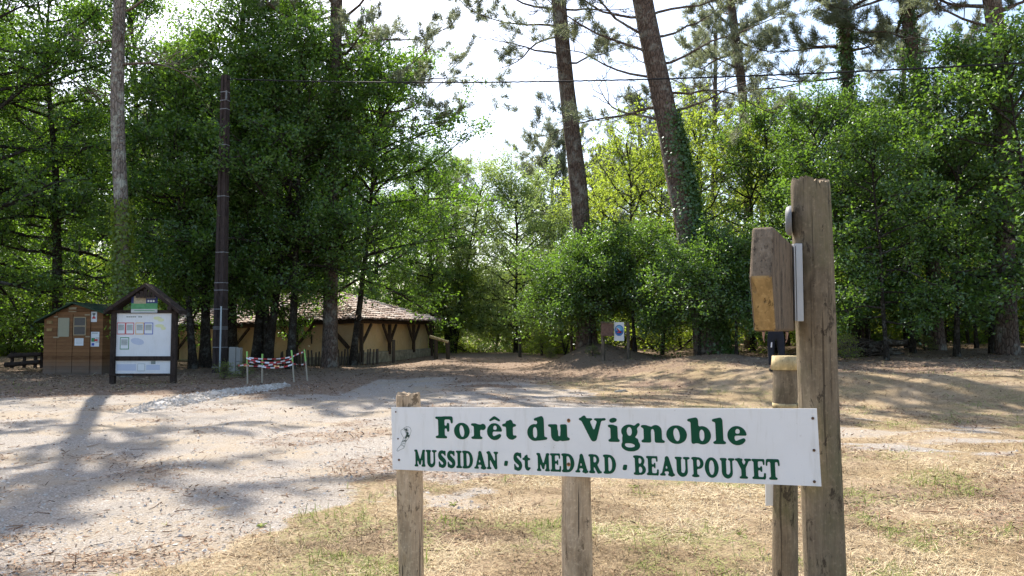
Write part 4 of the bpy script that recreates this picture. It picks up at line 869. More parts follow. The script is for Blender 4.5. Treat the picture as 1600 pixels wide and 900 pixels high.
# ------------------------------------------------------------------ barn
M_PLASTER = None
n = NT('ochre_plaster'); co = n.coord('Object')
c_ = n.mix(n.ramp(n.noise(co, .9, 6, .65), (.35, 0), (.7, 1)), (.58, .40, .20), (.70, .53, .31)); c_ = n.mix(n.ramp(n.noise(co, 3.5, 7, .75), (.56, 0), (.68, .7)), c_, (.36, .27, .17))
M_PLASTER = n.done(c_, .95, n.bump(n.noise(co, 25, 5), .4, .02), .1)
n = NT('plinth_stone'); co = n.coord('Object'); v_ = n.n('TexVoronoi', None, Vector=n.coord('Object', (3, 3, 5)), Scale=1.2)
M_PLINTH = n.done(n.mix(n.ramp(n.noise(co, 5, 6), (.35, 0), (.65, 1)), (.22, .19, .14), (.44, .38, .28)), .95, n.bump(v_.outputs[0], .6, .03), .1)
M_TIMBER = m_wood('dark_timber', (.045, .030, .020), (.10, .068, .045), .5, 0, .3)
n = NT('canal_tiles'); c_ = n.ramp(n.attr('rnd'), (0, (.16, .10, .08)), (.25, (.40, .29, .24)), (.6, (.56, .45, .40)), (1, (.66, .60, .56)))
M_TILE = n.done(n.mix(n.ramp(n.noise(n.coord('Object'), 6, 6, .7), (.5, 0), (.68, .65)), c_, (.20, .17, .13)), .9, None, .15)
M_ROOFUND = m_plain('roof_boards', (.07, .05, .035), .9)
bc_ = np.array([(553 - 800) / 1200 * 33, 33.0]); br_ = np.array([(669 - 800) / 1200 * 42, 42.0]); bl_ = np.array([(236 - 800) / 1200 * 38.5, 38.5])
bz = float(terrain(*bc_)) - .05
eR = br_ - bc_; LRt = np.linalg.norm(eR); eR /= LRt; eL = bl_ - bc_; LLt = np.linalg.norm(eL); eL /= LLt
barn = empty('barn', (bc_[0], bc_[1], 0), 'long low ochre barn with pinkish tiled hip roof and dark timber braces', 'barn')
def bp(a, b, z):   # a along the left wall, b along the right wall; the left end sits lower
    q = eL * a + eR * b; return np.array([q[0], q[1], z - .030 * max(a, 0)])
EH = 1.82
mb = MB(); H0 = -.6
cs = [(0, 0), (0, LRt), (LLt, LRt), (LLt, 0)]
for (a0, b0), (a1, b1) in zip(cs, cs[1:] + cs[:1]):
    k = 12
    for i_ in range(k):
        t0, t1 = i_ / k, (i_ + 1) / k; A0, B0, A1, B1 = a0 + (a1 - a0) * t0, b0 + (b1 - b0) * t0, a0 + (a1 - a0) * t1, b0 + (b1 - b0) * t1
        mb.quads([bp(A0, B0, H0), bp(A1, B1, H0), bp(A1, B1, EH + .25), bp(A0, B0, EH + .25)], [[0, 1, 2, 3]])
mb.build('wall', M_PLASTER, barn)
mb = MB(); o_ = -.12
mb.bar(bp(o_, o_, .10), bp(o_, LRt + .1, .10), .24, .78); mb.bar(bp(o_ + .13, o_, .05), bp(LLt, o_, .05), .24, .62); mb.build('plinth', M_PLINTH, barn, .03)
def ypost(a, b, axis, base, arms=(1, 1), arm=.85):
    mb = MB(); off = (0, -.26) if axis == 'L' else (-.26, 0); a += off[0]; b += off[1]; top = EH - .06
    mb.bar(bp(a, b, base), bp(a, b, top), .13, .13, up=(.3, .9, 0))
    for sgn, on_ in zip((-1, 1), arms):
        if not on_: continue
        da, db = (sgn * arm, 0) if axis == 'L' else (0, sgn * arm)
        p0 = bp(a, b, top - .92); pm_ = bp(a + da * .45, b + db * .45, top - .52); p1 = bp(a + da, b + db, top - .02); mb.bar(p0, pm_, .10, .09, up=(.3, .9, 0)); mb.bar(pm_ - (p1 - pm_) * .05, p1, .10, .09, up=(.3, .9, 0))
    return mb.build('timber_brace', M_TIMBER, barn)
# right face posts (b) and left face posts (a), from where they are seen
def along_face(px, e):
    k = (px - 800) / 1200; return (k * bc_[1] - bc_[0]) / (e[0] - k * e[1])
for px in (602, 640): ypost(0, along_face(px, eR), 'R', .35, arm=.8)
ypost(0, LRt - .1, 'R', -.1, (1, 0), .9); ypost(-.1, .1, 'R', .1, (0, 1), 1.0)
mb = MB(); q0, q1 = bp(.1, -.28, .72), bp(1.25, -.28, EH - .05); mb.bar(q0, q1, .14, .12, up=(.3, .9, 0)); mb.build('timber_brace', M_TIMBER, barn)
for px in (468, 371, 284): ypost(along_face(px, eL), 0, 'L', .1, arm=.95)
mb = MB(); mb.bar(bp(-.3, -.3, EH + .03), bp(-.3, LRt + .4, EH + .03), .16, .16); mb.bar(bp(-.2, -.3, EH + .03), bp(LLt + .3, -.3, EH + .03), .16, .16); mb.build('eave_beam', M_TIMBER, barn)
for px, fa in ((488, 'L'), (613, 'R')):
    mb = MB()
    q = along_face(px, eL if fa == 'L' else eR); c = bp(q, -.03, 1.15) if fa == 'L' else bp(-.03, q, 1.25); mb.box(c, (.05, .05, .42)); mb.build('wall_slot', M_TIMBER, barn)
ov = .62; ZE = EH + .12; ZR = 3.65; half = (LRt + 2 * ov) / 2
def rp(a, b, z): return bp(a, b, z)
E = [(-ov, -ov), (-ov, LRt + ov), (LLt + ov, LRt + ov), (LLt + ov, -ov)]; r0_, r1_ = (-ov + half * .95, LRt / 2), (LLt + ov - half * .95, LRt / 2)
mb = MB(); C4 = [rp(*e, ZE) for e in E]; T0, T1 = rp(*r0_, ZR), rp(*r1_, ZR)
mb.tris([C4[0], C4[1], T0, C4[2], C4[3], T1], [[0, 1, 2], [3, 4, 5]]); mb.quads([C4[0], T0, T1, C4[3], C4[1], C4[2], T1, T0], [[0, 1, 2, 3], [4, 5, 6, 7]]); mb.quads([c - [0, 0, .05] for c in C4], [[0, 1, 2, 3]])
roof = mb.build('roof', M_ROOFUND, barn)
def tiles(P0, P1, Q1, Q0, mb):
    """rows of half-round tiles over the slope P0P1 (eave) to Q0Q1 (ridge)"""
    P0, P1, Q0, Q1 = map(np.array, (P0, P1, Q0, Q1)); We = np.linalg.norm(P1 - P0); w = .21; n_ = int(We / w); sl = np.linalg.norm(np.cross(P1 - P0, Q0 - P0)) / We; up = np.cross(P1 - P0, Q0 - P0); up /= np.linalg.norm(up); up = up if up[2] > 0 else -up
    ex = (P1 - P0) / We; ey = np.cross(up, ex); ey = ey if ey[2] > 0 else -ey
    a0 = (Q0 - P0) @ ex; b0 = (Q1 - P0) @ ex; hgt_ = (Q0 - P0) @ ey; rows = int(sl / .36); ang = np.linspace(0, math.pi, 6)
    for c in range(n_):
        x = (c + .5) * w
        for r in range(rows):
            y = r * .36 - .03; f_ = (y + .2) / hgt_
            if not (a0 * f_ < x < We + (b0 - We) * f_): continue
            jx, jy = random.gauss(0, .012), random.gauss(0, .02); l = .43; rr = .098 + random.gauss(0, .004); lift_ = random.gauss(.012, .008); o = P0 + ex * (x + jx) + ey * (y + jy) + up * lift_
            v = [o + ex * math.cos(q) * rr + up * math.sin(q) * rr * .8 + up * .03 for q in ang] + [o + ey * l + ex * math.cos(q) * rr * .85 + up * math.sin(q) * rr * .62 for q in ang]
            mb.quads(v, [[k, k + 6, k + 7, k + 1] for k in range(5)], 0, random.random(), True)
mb = MB(); tiles(C4[0], C4[3], T1, T0, mb); tiles(C4[1], C4[0], T0, T0 + (C4[0] - C4[1]) * .001, mb); tiles(C4[3], C4[2], T1, T1, mb); tiles(C4[2], C4[1], T0, T1, mb)
for a_, b_2 in ((C4[0], T0), (C4[1], T0), (T0, T1), (C4[2], T1), (C4[3], T1)):
    a_, b_2 = np.array(a_), np.array(b_2); L_ = np.linalg.norm(b_2 - a_); k = int(L_ / .36)
    for i_ in range(k): p = a_ + (b_2 - a_) * i_ / k; q = a_ + (b_2 - a_) * (i_ + 1.15) / k; mb.tube([p + [0, 0, .05], q + [0, 0, .02]], [.13, .11], 8, 0, False, r=random.random())
mb.build('roof_tiles', M_TILE, roof)

# ------------------------------------------------------------------ brown shed
n = NT('shed_boards'); co = n.coord('Object'); sz_ = n.n('SeparateXYZ', None, Vector=co).outputs[2]
bd = n.math('FRACT', n.math('MULTIPLY', sz_, 1 / .115)); bi = n.math('FLOOR', n.math('MULTIPLY', sz_, 1 / .115))
wn = n.n('TexWhiteNoise', {'noise_dimensions': '1D'}, W=bi).outputs[0]
c_ = n.mix(wn, (.14, .065, .028), (.245, .12, .052)); c_ = n.mix(n.ramp(n.noise(n.coord('Object', (2, 2, 14)), 2.2, 6, .7), (.45, 0), (.7, .7)), c_, (.27, .15, .065))
c_ = n.mix(n.ramp(bd, (.0, .85), (.10, 0)), c_, (.025, .014, .008)); lowm = n.ramp(n.math('ADD', sz_, n.math('MULTIPLY', n.noise(co, 4, 5), .3)), (.16, .8), (.62, 0))
c_ = n.mix(lowm, c_, (.17, .145, .12)); M_SHED = n.done(c_, .8, n.bump(bd, .5, .01), .2)
n = NT('felt_roof'); M_FELT = n.done(n.mix(n.noise(n.coord('Object'), 14, 6), (.028, .05, .030), (.055, .085, .05)), .95, None, .15)
M_PAPER = m_plain('paper', (.74, .76, .76), .6, .03); M_DARKGLASS = m_plain('dark_pane', (.030, .036, .042), .25, .1, .5); M_BLIND = m_plain('beige_blind', (.34, .32, .22), .7, .06); M_LATH = m_plain('pale_lath', (.36, .29, .18), .8)
M_BLACK = m_plain('black_ink', (.03, .03, .035), .6); M_RED = m_plain('red_ink', (.55, .04, .03), .6); M_BLUE = m_plain('blue_ink', (.06, .10, .42), .6); M_ORANGE = m_plain('orange_ink', (.70, .38, .06), .6); M_GRN = m_plain('green_ink', (.07, .26, .09), .6)
M_LGREY = m_plain('pale_grey_ink', (.50, .52, .50), .6); M_TEXT = m_plain('grey_print', (.24, .27, .25), .7); M_YEL = m_plain('yellow_marker', (.72, .73, .42), .6, .05); M_LAV = m_plain('faded_print', (.52, .56, .66), .6, .03)
q = G(116, 583); SD = 26.0; sx0, sx1 = (70 - 800) / 1200 * SD, (161.5 - 800) / 1200 * SD; sg = float(terrain((sx0 + sx1) / 2, SD)); zp = lambda py, D: P(800, py, D)[2]
shed = empty('garden_shed', ((sx0 + sx1) / 2, SD, zp(583, SD)), 'small brown plank shed with a green felt roof and double doors', 'shed'); shx = (sx1 - sx0) / 2; s0 = zp(583, SD)
ez = zp(499, SD) - s0; ezr = zp(489, SD) - s0; az_ = zp(474.5, SD) - s0; axx = (117 - 800) / 1200 * SD - (sx0 + sx1) / 2; dep = 2.2
mb = MB(); fp_ = [(-shx, -.15), (shx, -.15), (shx, ezr), (axx, az_), (-shx, ez)]
Fv = [(x, 0, z) for x, z in fp_]; Bv = [(x, dep, z) for x, z in fp_]; mb.ngon(Fv); mb.ngon(Bv[::-1])
for i_ in (0, 1, 4): j_ = (i_ + 1) % 5; mb.quads([Fv[i_], Bv[i_], Bv[j_], Fv[j_]], [[0, 1, 2, 3]])
mb.build('wall', M_SHED, shed)
mb = MB(); slopeL = (az_ - ez) / (axx + shx); slopeR = (az_ - ezr) / (shx - axx)
for a_, b_2 in (((-shx - .24, ez - .24 * slopeL), (axx, az_)), ((axx, az_), (shx + .24, ezr - .24 * slopeR))):
    mb.quads([(a_[0], -.2, a_[1] + .005), (b_2[0], -.2, b_2[1] + .005), (b_2[0], -.2, b_2[1] + .055), (a_[0], -.2, a_[1] + .055), (a_[0], dep + .2, a_[1] + .005), (b_2[0], dep + .2, b_2[1] + .005), (b_2[0], dep + .2, b_2[1] + .055), (a_[0], dep + .2, a_[1] + .055)],
             [[0, 1, 2, 3], [7, 6, 5, 4], [0, 4, 5, 1], [3, 2, 6, 7], [0, 3, 7, 4], [1, 5, 6, 2]])
mb.build('roof', M_FELT, shed)
lx = lambda px: (px - 800) / 1200 * SD - (sx0 + sx1) / 2; lz = lambda py: zp(py, SD) - s0
def flat(mb, x0, y0, x1, y1, d, t=.012, m=0): mb.box([(lx(x0) + lx(x1)) / 2, -d - t / 2, (lz(y0) + lz(y1)) / 2], [abs(lx(x1) - lx(x0)), t, abs(lz(y1) - lz(y0))], 0, m)
for x0, x1, wx0, wx1, wy0, wy1, mt in ((91, 115, 94, 109, 498, 524.5, M_BLIND), (116, 140, 118, 135, 496.5, 522.5, M_DARKGLASS)):
    mb = MB(); flat(mb, x0, 490, x1, 582, .0, .03); d_ = mb.build('door', M_SHED, shed)
    mb = MB(); flat(mb, wx0, wy0, wx1, wy1, .031, .012); mb.build('pane', mt, d_)
    mb = MB(); ym = (wy0 + wy1) / 2; flat(mb, wx0, ym - .9, wx1, ym + .9, .044, .010); flat(mb, wx0 - 1, wy1, wx1 + 1, wy1 + 1.6, .031, .02); flat(mb, wx0 - 1.2, wy0, wx0, wy1, .031, .02); flat(mb, wx1, wy0, wx1 + 1.2, wy1, .031, .02); flat(mb, wx0 - 1, wy0 - 1.4, wx1 + 1, wy0, .031, .02); mb.build('window_frame', M_LATH if mt is M_DARKGLASS else M_BLIND, d_)
mb = MB(); flat(mb, 88.5, 486, 91, 583, .002, .04); flat(mb, 140.2, 486, 142.6, 583, .002, .04); flat(mb, 88.5, 483.5, 142.6, 486, .002, .04); mb.build('door_frame', M_SHED, shed)
mb = MB(); [flat(mb, x0, y0, x1, y0 + 2, .045, .008) for x0, x1, y0 in ((86, 95, 526), (136, 143, 525), (86, 92, 494), (134, 142, 491))]; mb.build('hinge', M_LATH, shed)
def poster(name, rects, parent):
    mats, mb = [], MB()
    for x0, y0, x1, y1, mt, lay in rects:
        if mt not in mats: mats.append(mt)
        flat(mb, x0, y0, x1, y1, (.004 if x0 > 141.9 or x1 < 90 else .034) + lay * .003, .0025, mats.index(mt))
    return mb.build(name, mats, parent)
poster('poster', [(142.5, 487, 152, 503, M_PAPER, 0), (145, 489.5, 149.5, 491.5, M_BLACK, 1), (146.6, 491.5, 148, 495, M_BLACK, 1), (144.5, 496, 150, 498, M_RED, 1), (146, 494.5, 148.6, 496, M_RED, 2)], shed)
poster('poster', [(143.5, 518.5, 156.5, 541.5, M_PAPER, 0), (145, 520, 154, 521, M_TEXT, 1), (144.5, 528, 150, 534, M_GRN, 1), (149, 530, 154, 533, M_RED, 2), (151, 527, 156, 535.5, M_LGREY, 1), (145, 536, 149, 540, M_BLUE, 1)], shed)
poster('notice', [(119, 528.5, 132.8, 540, M_PAPER, 0)] + [(121, 530.5 + k * 2, 131, 531.1 + k * 2, M_LGREY, 1) for k in range(4)], shed)
mb = MB(); flat(mb, 74, 501, 83.5, 506, .003, .02); mb.build('nest_plaque', M_ENDGRAIN, shed, .01); mb = MB(); flat(mb, 74, 513, 83, 517.5, .003, .02); mb.build('nest_plaque', M_ENDGRAIN, shed, .01); mb = MB(); flat(mb, 108, 480, 120, 487.5, .003, .02); mb.build('name_plaque', M_LATH, shed)

# ------------------------------------------------------------------ roofed notice kiosk
KD = 21.2; kc = (228 - 800) / 1200 * KD; kg = zp(600, KD); kiosk = empty('notice_kiosk', (kc, KD, kg), 'dark timber notice kiosk with little gabled roof and white map panels', 'notice board')
kx = lambda px: (px - 800) / 1200 * KD - kc; kz = lambda py: zp(py, KD) - kg
M_KT = m_wood('kiosk_timber', (.030, .021, .017), (.065, .046, .036), .6, 0, .3)
def kbox(mb, x0, y0, x1, y1, y, t, m=0): mb.box([(kx(x0) + kx(x1)) / 2, y, (kz(y0) + kz(y1)) / 2], [abs(kx(x1) - kx(x0)), t, abs(kz(y1) - kz(y0))], 0, m)
for a_, b_2, yb_ in ((175.5, 183, 603), (269.5, 277.5, 600)):
    mb = MB(); kbox(mb, a_, 485, b_2, yb_, 0, .13); mb.build('post', M_KT, kiosk, .006)
mb = MB(); kbox(mb, 183, 484.5, 269.5, 489.5, 0, .09); kbox(mb, 183, 556.5, 269.5, 563.5, 0, .07); kbox(mb, 176, 584, 278, 587, -.075, .05); mb.build('rail', M_KT, kiosk, .004)
mb = MB(); kbox(mb, 183, 489.5, 269.5, 556.5, .012, .02); pa = mb.build('map_panel', M_WHITE, kiosk)
mb = MB(); kbox(mb, 183, 563.5, 269.5, 583.5, .012, .02); pb = mb.build('lower_panel', M_WHITE, kiosk)
def kposter(name, rects, parent):
    mats, mb = [], MB()
    for x0, y0, x1, y1, mt, lay in rects:
        if mt not in mats: mats.append(mt)
        kbox(mb, x0, y0, x1, y1, -.001 - lay * .003, .0028, mats.index(mt))
    return mb.build(name, mats, parent)
def framed(x0, y0, x1, y1, fr):
    return [(x0, y0, x1, y1, fr, 0), (x0 + 1, y0 + 1.2, x1 - 1, y1 - 1.2, M_PAPER, 1), (x0 + 2, y0 + 3, x1 - 2, y0 + (y1 - y0) * .66, M_LGREY, 2)] + [(x0 + 2.2, y0 + 4 + k * 2, x1 - 2.4 - (k % 2), y0 + 4.7 + k * 2, M_TEXT, 3) for k in range(4)]
for x0, y0, x1, y1, fr in ((183.8, 504, 197, 522.5, M_RED), (197.3, 504, 210.3, 522.5, M_RED), (212.5, 504, 225.8, 522.5, M_ORANGE), (226, 504, 240, 522.5, M_BLUE), (189, 527, 203, 546, M_GRN)): kposter('framed_sheet', framed(x0, y0, x1, y1, fr), pa)
kposter('heading', [(198 + k * 3.1, 494.2, 200.4 + k * 3.1, 495.9, M_TEXT, 0) for k in range(8) if k not in (5,)], pa)
mb = MB(); mb.ngon([(kx(216 + 10.5 * math.cos(t_)), -.001, kz(533.5 + 5.5 * math.sin(t_ + .3))) for t_ in np.linspace(0, 6.28, 14)[:-1]]); mb.build('faded_mark', M_LAV, pa)
mb = MB()
for cx_, cy_, w_ in ((246, 497, 6), (252, 500, 5), (250, 509, 7), (256, 513, 4)): mb.ngon([(kx(cx_ + w_ * math.cos(t_)), -.0012 - .0004 * w_, kz(cy_ + 2.6 * math.sin(t_))) for t_ in np.linspace(0, 6.28, 12)[:-1]])
mb.build('marker_smudge', M_YEL, pa)
kposter('printed_band', [(185, 569, 215, 579, M_LAV, 0), (217, 568, 229, 580, M_LGREY, 0), (231, 570, 252, 578, M_LAV, 0), (238, 564, 245, 569, M_TEXT, 1), (218, 569, 228, 579, M_PAPER, 1)], pb)
mb = MB()
def slope(x0, y0, x1, y1, ya, yb2, th_):
    a_, b_2 = np.array([kx(x0), kz(y0)]), np.array([kx(x1), kz(y1)]); v = [(a_[0], ya, a_[1]), (b_2[0], ya, b_2[1]), (b_2[0], ya, b_2[1] + th_), (a_[0], ya, a_[1] + th_)] + [(a_[0], yb2, a_[1]), (b_2[0], yb2, b_2[1]), (b_2[0], yb2, b_2[1] + th_), (a_[0], yb2, a_[1] + th_)]
    mb.quads(v, [[0, 1, 2, 3], [7, 6, 5, 4], [0, 4, 5, 1], [3, 2, 6, 7], [0, 3, 7, 4], [1, 5, 6, 2]])
slope(169, 491, 231, 449, -.24, .26, .10); slope(231, 449, 286, 491, -.24, .26, .10); rf = mb.build('roof', M_KT, kiosk)
mb = MB()
for k in range(5): kbox(mb, 218 + k * 6, 452 + abs(k - 2) * 3.6, 223.2 + k * 6, 466, -.22, .02)
mb.build('gable_board', M_KT, kiosk)
for x, s_ in ((180, 1), (273, -1)): mb = MB(); mb.bar([kx(x), 0, kz(483)], [kx(x + s_ * 15), 0, kz(471)], .07, .07); mb.box([kx(x + s_ * 2), 0, kz(482)], [.1, .56, .09]); mb.build('bracket', M_KT, kiosk)
M_NAVY = m_plain('navy_print', (.03, .045, .16), .5); M_SCENE = m_plain('green_print', (.10, .30, .13), .6, .3, sc=9); M_STONEP = m_plain('stone_print', (.42, .36, .24), .6, .35, sc=14)
mats = [M_NAVY, M_SCENE, M_STONEP, M_PAPER, M_LGREY]; mb = MB(); Z = lambda lay: -.075 - lay * .003
for x0, y0, x1, y1, m_, lay in ((207, 462, 248, 489, 0, 0), (207, 474, 248, 483, 1, 1), (207, 483, 248, 488.6, 4, 1), (211, 463, 230, 474.5, 2, 2), (232.5, 469, 235.3, 472, 3, 2), (236.5, 469, 239.3, 472, 3, 2), (240.5, 469, 243.3, 472, 3, 2), (231, 464.5, 245, 466.3, 4, 2), (212, 485, 244, 486, 1, 2)): kbox(mb, x0, y0, x1, y1, Z(lay), .0028, m_)
mb.build('poster', mats, kiosk)

# ------------------------------------------------------------------ brown pole, cable, cabinet
PD = 26.6; pxx = (345 - 800) / 1200 * PD; pg = float(terrain(pxx, PD)) - .1
pole = empty('utility_pole', (pxx, PD, pg), 'tall tapering dark brown pole with grey steel bands between oaks', 'utility pole', rz=-.32)
M_POLE = m_wood('creosoted_pole', (.040, .030, .028), (.085, .064, .058), .35, 0, .5)
zt_ = zp(118, PD) - pg; mb = MB(); w0, w1, d0_, d1_ = .42, .24, .28, .18; ns = 26; rects = []
for k in range(ns + 1):
    t_ = k / ns; w_, d_ = w0 + (w1 - w0) * t_, d0_ + (d1_ - d0_) * t_; z_ = t_ * zt_
    rects.append([(-w_ / 2, -d_ / 2, z_), (-w_ * .17, -d_ / 2, z_), (-w_ * .12, -d_ / 2 + .045, z_), (w_ * .12, -d_ / 2 + .045, z_), (w_ * .17, -d_ / 2, z_), (w_ / 2, -d_ / 2, z_), (w_ / 2, d_ / 2, z_), (-w_ / 2, d_ / 2, z_)])
V_ = np.array(rects).reshape(-1, 3); mb.quads(V_, [[k * 8 + j, k * 8 + (j + 1) % 8, k * 8 + 8 + (j + 1) % 8, k * 8 + 8 + j] for k in range(ns) for j in range(8)]); mb.ngon(rects[-1]); mb.build('shaft', M_POLE, pole)
M_STEEL = m_plain('galvanised_steel', (.26, .265, .28), .6, .1, .4, .3)
for py in (144.5, 157.5, 171, 227, 307, 394.5, 442, 453.5, 483, 511, 514, 542.5, 573.5):
    z_ = zp(py, PD) - pg; t_ = z_ / zt_; w_, d_ = w0 + (w1 - w0) * t_, d0_ + (d1_ - d0_) * t_; mb = MB(); h_ = .024
    for s_ in (-1, 1): mb.box([0, s_ * (d_ / 2 + .004), z_], [w_ + .016, .008, h_]); mb.box([s_ * (w_ / 2 + .004), 0, z_], [.008, d_, h_])
    mb.build('steel_band', M_STEEL, pole)
mb = MB(); mb.tube([[.145, -.17, .12], [.145, -.16, zp(479, PD) - pg]], [.028, .028], 10); mb.build('conduit', m_plain('grey_conduit', (.46, .52, .54), .5, .05), pole)
mb = MB(); z_ = zp(144, PD) - pg; mb.box([.165, -.14, z_ - .15], [.03, .05, .30]); mb.build('bracket', M_STEEL, pole)
M_CABLE = m_plain('black_cable', (.012, .012, .013), .7)
ca = P(350, 123, PD); cb_ = P(2300, 50, 14.0); mb = MB(); kk = 240
t_ = np.linspace(0, 1, kk); mid = ca[None] * (1 - t_[:, None]) + cb_[None] * t_[:, None]
# sag chosen so that the cable hangs just above the sight line through the gap
def sagz(s): 
    m_ = mid.copy(); m_[:, 2] -= s * 4 * t_ * (1 - t_); return m_
def pyof(m_, px):
    f_ = m_[:, 0] / m_[:, 1] * 1200 + 800; i_ = int(np.argmin(np.abs(f_ - px))); z_ = m_[i_, 2] - CAMZ; y_ = m_[i_, 1]; return 450 - 1200 * (z_ * math.cos(PITCH) - y_ * math.sin(PITCH)) / (y_ * math.cos(PITCH) + z_ * math.sin(PITCH))
best = min(np.linspace(0, 3, 61), key=lambda s: abs(pyof(sagz(s), 1100) - 122)); path_ = sagz(best)
tw = np.stack([np.zeros(kk), np.cos(t_ * 900) * .006, np.sin(t_ * 900) * .006], -1)
mb.tube(path_ + tw, .021, 6); tag(mb.build('overhead_cable', M_CABLE), 'black twisted overhead cable crossing the picture from the brown pole', 'cable')
M_CAB = m_plain('cabinet_grey', (.30, .295, .27), .8, .1)
q = G(366, 584); cab = empty('meter_cabinet', q, 'pale grey meter cabinet at the foot of the brown pole', 'cabinet', rz=-.1)
ss = q[1] / 1200; mb = MB(); mb.box([-.04, 0, 20 * ss], [10.5 * ss, .22, 43 * ss]); mb.build('casing', M_CAB, cab, .01); mb = MB(); mb.box([7.2 * ss, .02, 30 * ss], [6.5 * ss, .2, 21 * ss]); mb.box([7.2 * ss, .02, 9.5 * ss], [6.5 * ss, .2, 19 * ss]); mb.build('side_box', M_CAB, cab, .008)

# ------------------------------------------------------------------ taped stakes
M_STAKE = m_plain('pale_stake', (.40, .35, .27), .85, .15); M_FLUO = m_plain('green_stake_tip', (.33, .62, .16), .6, .08)
n = NT('warning_tape'); sx_ = n.attr('rnd'); M_TAPE = None
M_TW = m_plain('white_tape', (.78, .76, .78), .45, .03); M_TR = m_plain('red_tape', (.50, .06, .065), .45, .05)
tops, stk = [], []
for i_, (tx, ty, bx, by, lab) in enumerate([(386, 549, 387, 600, 'leftmost green-tipped stake of the taped group'), (410, 553, 409.5, 598, 'second green-tipped stake from the left in the taped group'), (455.5, 547, 460, 597, 'third stake of the taped group, leaning slightly left'), (475.5, 546, 481, 595, 'rightmost stake of the taped group, leaning left')]):
    g0 = G(bx, by); tp_ = P(tx, ty, g0[1]); s_ = empty('marker_stake', g0, lab, 'stake', 'taped stakes'); L_ = tp_ - g0; mb = MB(); mb.bar([0, 0, -.1], L_ * .62, .045, .035); mb.build('shaft', M_STAKE, s_); mb = MB(); mb.bar(L_ * .62, L_, .046, .036); mb.build('painted_tip', M_FLUO, s_); stk.append((g0, L_))
def sp_at(i_, f_, dy=-.03): g0, L_ = stk[i_]; return g0 + L_ * f_ + np.array([0, dy, 0])
tape = empty('warning_tape', (0, 0, 0), 'red and white warning tape strung between the green-tipped stakes', 'warning tape')
tape.location = (0, 0, 0)
def strand(a_, b_2, sag, w_=.036, tw_=.6, per_=.24):
    L_ = np.linalg.norm(b_2 - a_); n_ = max(4, int(L_ / .06)); mb_ = MB(); ph = random.random() * 3
    pts = []; 
    for i_ in range(n_ + 1):
        t_ = i_ / n_; p = a_ + (b_2 - a_) * t_ - np.array([0, 0, sag * 4 * t_ * (1 - t_)]); th_ = math.sin(t_ * 5 + ph) * tw_; u_ = np.array([0, math.sin(th_), math.cos(th_)]) * w_ / 2; pts += [p - u_, p + u_]
    for m_ in (0, 1):
        fs = [[2 * i_, 2 * i_ + 2, 2 * i_ + 3, 2 * i_ + 1] for i_ in range(n_) if int((i_ / n_ * L_ + ph) / (per_ / 2)) % 2 == m_]
        if fs: mb_.quads(pts, fs, m_)
    o_ = mb_.build('tape_strand', [M_TW, M_TR], tape); s_ = o_.modifiers.new('solid', 'SOLIDIFY'); s_.thickness = .0015
strand(sp_at(0, .82), sp_at(2, .79), .06); strand(sp_at(0, .80, -.06), sp_at(2, .74, -.06), .13, .045); strand(sp_at(2, .78), sp_at(3, .92), -.02, .05); strand(sp_at(0, .75), sp_at(1, .58), .03, .05, 1.3); strand(sp_at(0, .56), sp_at(1, .56), .0, .03); strand(sp_at(1, .58), sp_at(2, .64), .0, .045, .9)
strand(sp_at(1, .56, -.05), sp_at(2, .55, -.05), .06, .045); strand(sp_at(2, .58), sp_at(3, .53), .02, .045, 1.5); strand(sp_at(0, .68, -.05), sp_at(1, .73, -.05), .02, .04, 1.5); strand(sp_at(0, .62), sp_at(0, .62) + [-.28, .1, -.05], .02, .04)

# ------------------------------------------------------------------ palisade, bollards, rails
M_PAL = m_plain('dark_stake_wood', (.075, .058, .042), .9, .25)
pal = empty('stake_fence', (0, 0, 0), 'low fence of short dark stakes in front of the barn', 'fence')
pxs = list(np.linspace(440, 584, 30))
for k, px in enumerate(pxs):
    D = 31.0 + (px - 440) * .012; x = (px - 800) / 1200 * D; g0 = float(terrain(x, D)); t0 = P(px, 546 + random.uniform(-2, 4) + (px < 500) * 1.5, D)[2]; x += random.uniform(-.05, .05); mb = MB(); tl = random.gauss(0, .025)
    mb.tube([[x, D, g0 - .1], [x + tl * .5, D, (g0 + t0) / 2], [x + tl, D, t0]], [.035, .036, .03], 7); mb.build('stake', M_PAL, pal)
for px, yt, yb2, r_, lab in ((615.5, 531, 566, .075, 'dark wooden bollard standing before the right end of the barn'), (590, 545, 566, .06, 'short thick end post of the low stake fence'), (812.5, 524, 557.5, .085, 'left one of two dark bollards at the end of the track'), (846.5, 530, 557, .075, 'right one of two dark bollards at the end of the track')):
    D = {812.5: 40, 846.5: 41.5, 615.5: 34.5, 590: 33}[px]; x = (px - 800) / 1200 * D; mb = MB(); mb.tube([[0, 0, -.2], [0, 0, (zp(yt, D) - float(terrain(x, D))) * .97], [0.0, 0, zp(yt, D) - float(terrain(x, D))]], [r_, r_ * .95, r_ * .8], 12)
    o = mb.build('bollard', M_PAL); o.location = on(x, D); tag(o, lab, 'bollard', 'dark wooden bollards')
D = 38.5; bx = lambda px: (px - 800) / 1200 * D; bar_ = empty('log_barrier', on(bx(692), D), 'low barrier of a pale tilted log on two dark posts right of the barn', 'barrier'); g0 = float(terrain(bx(692), D)); bl = lambda px, py, dy=0: np.array([bx(px) - bx(692), dy, zp(py, D) - g0])
for px, y0 in ((681.5, 527), (700, 533)): mb = MB(); mb.tube([[bx(px) - bx(692), 0, -.2], bl(px, y0)], [.11, .10], 10); mb.build('post', M_PAL, bar_)
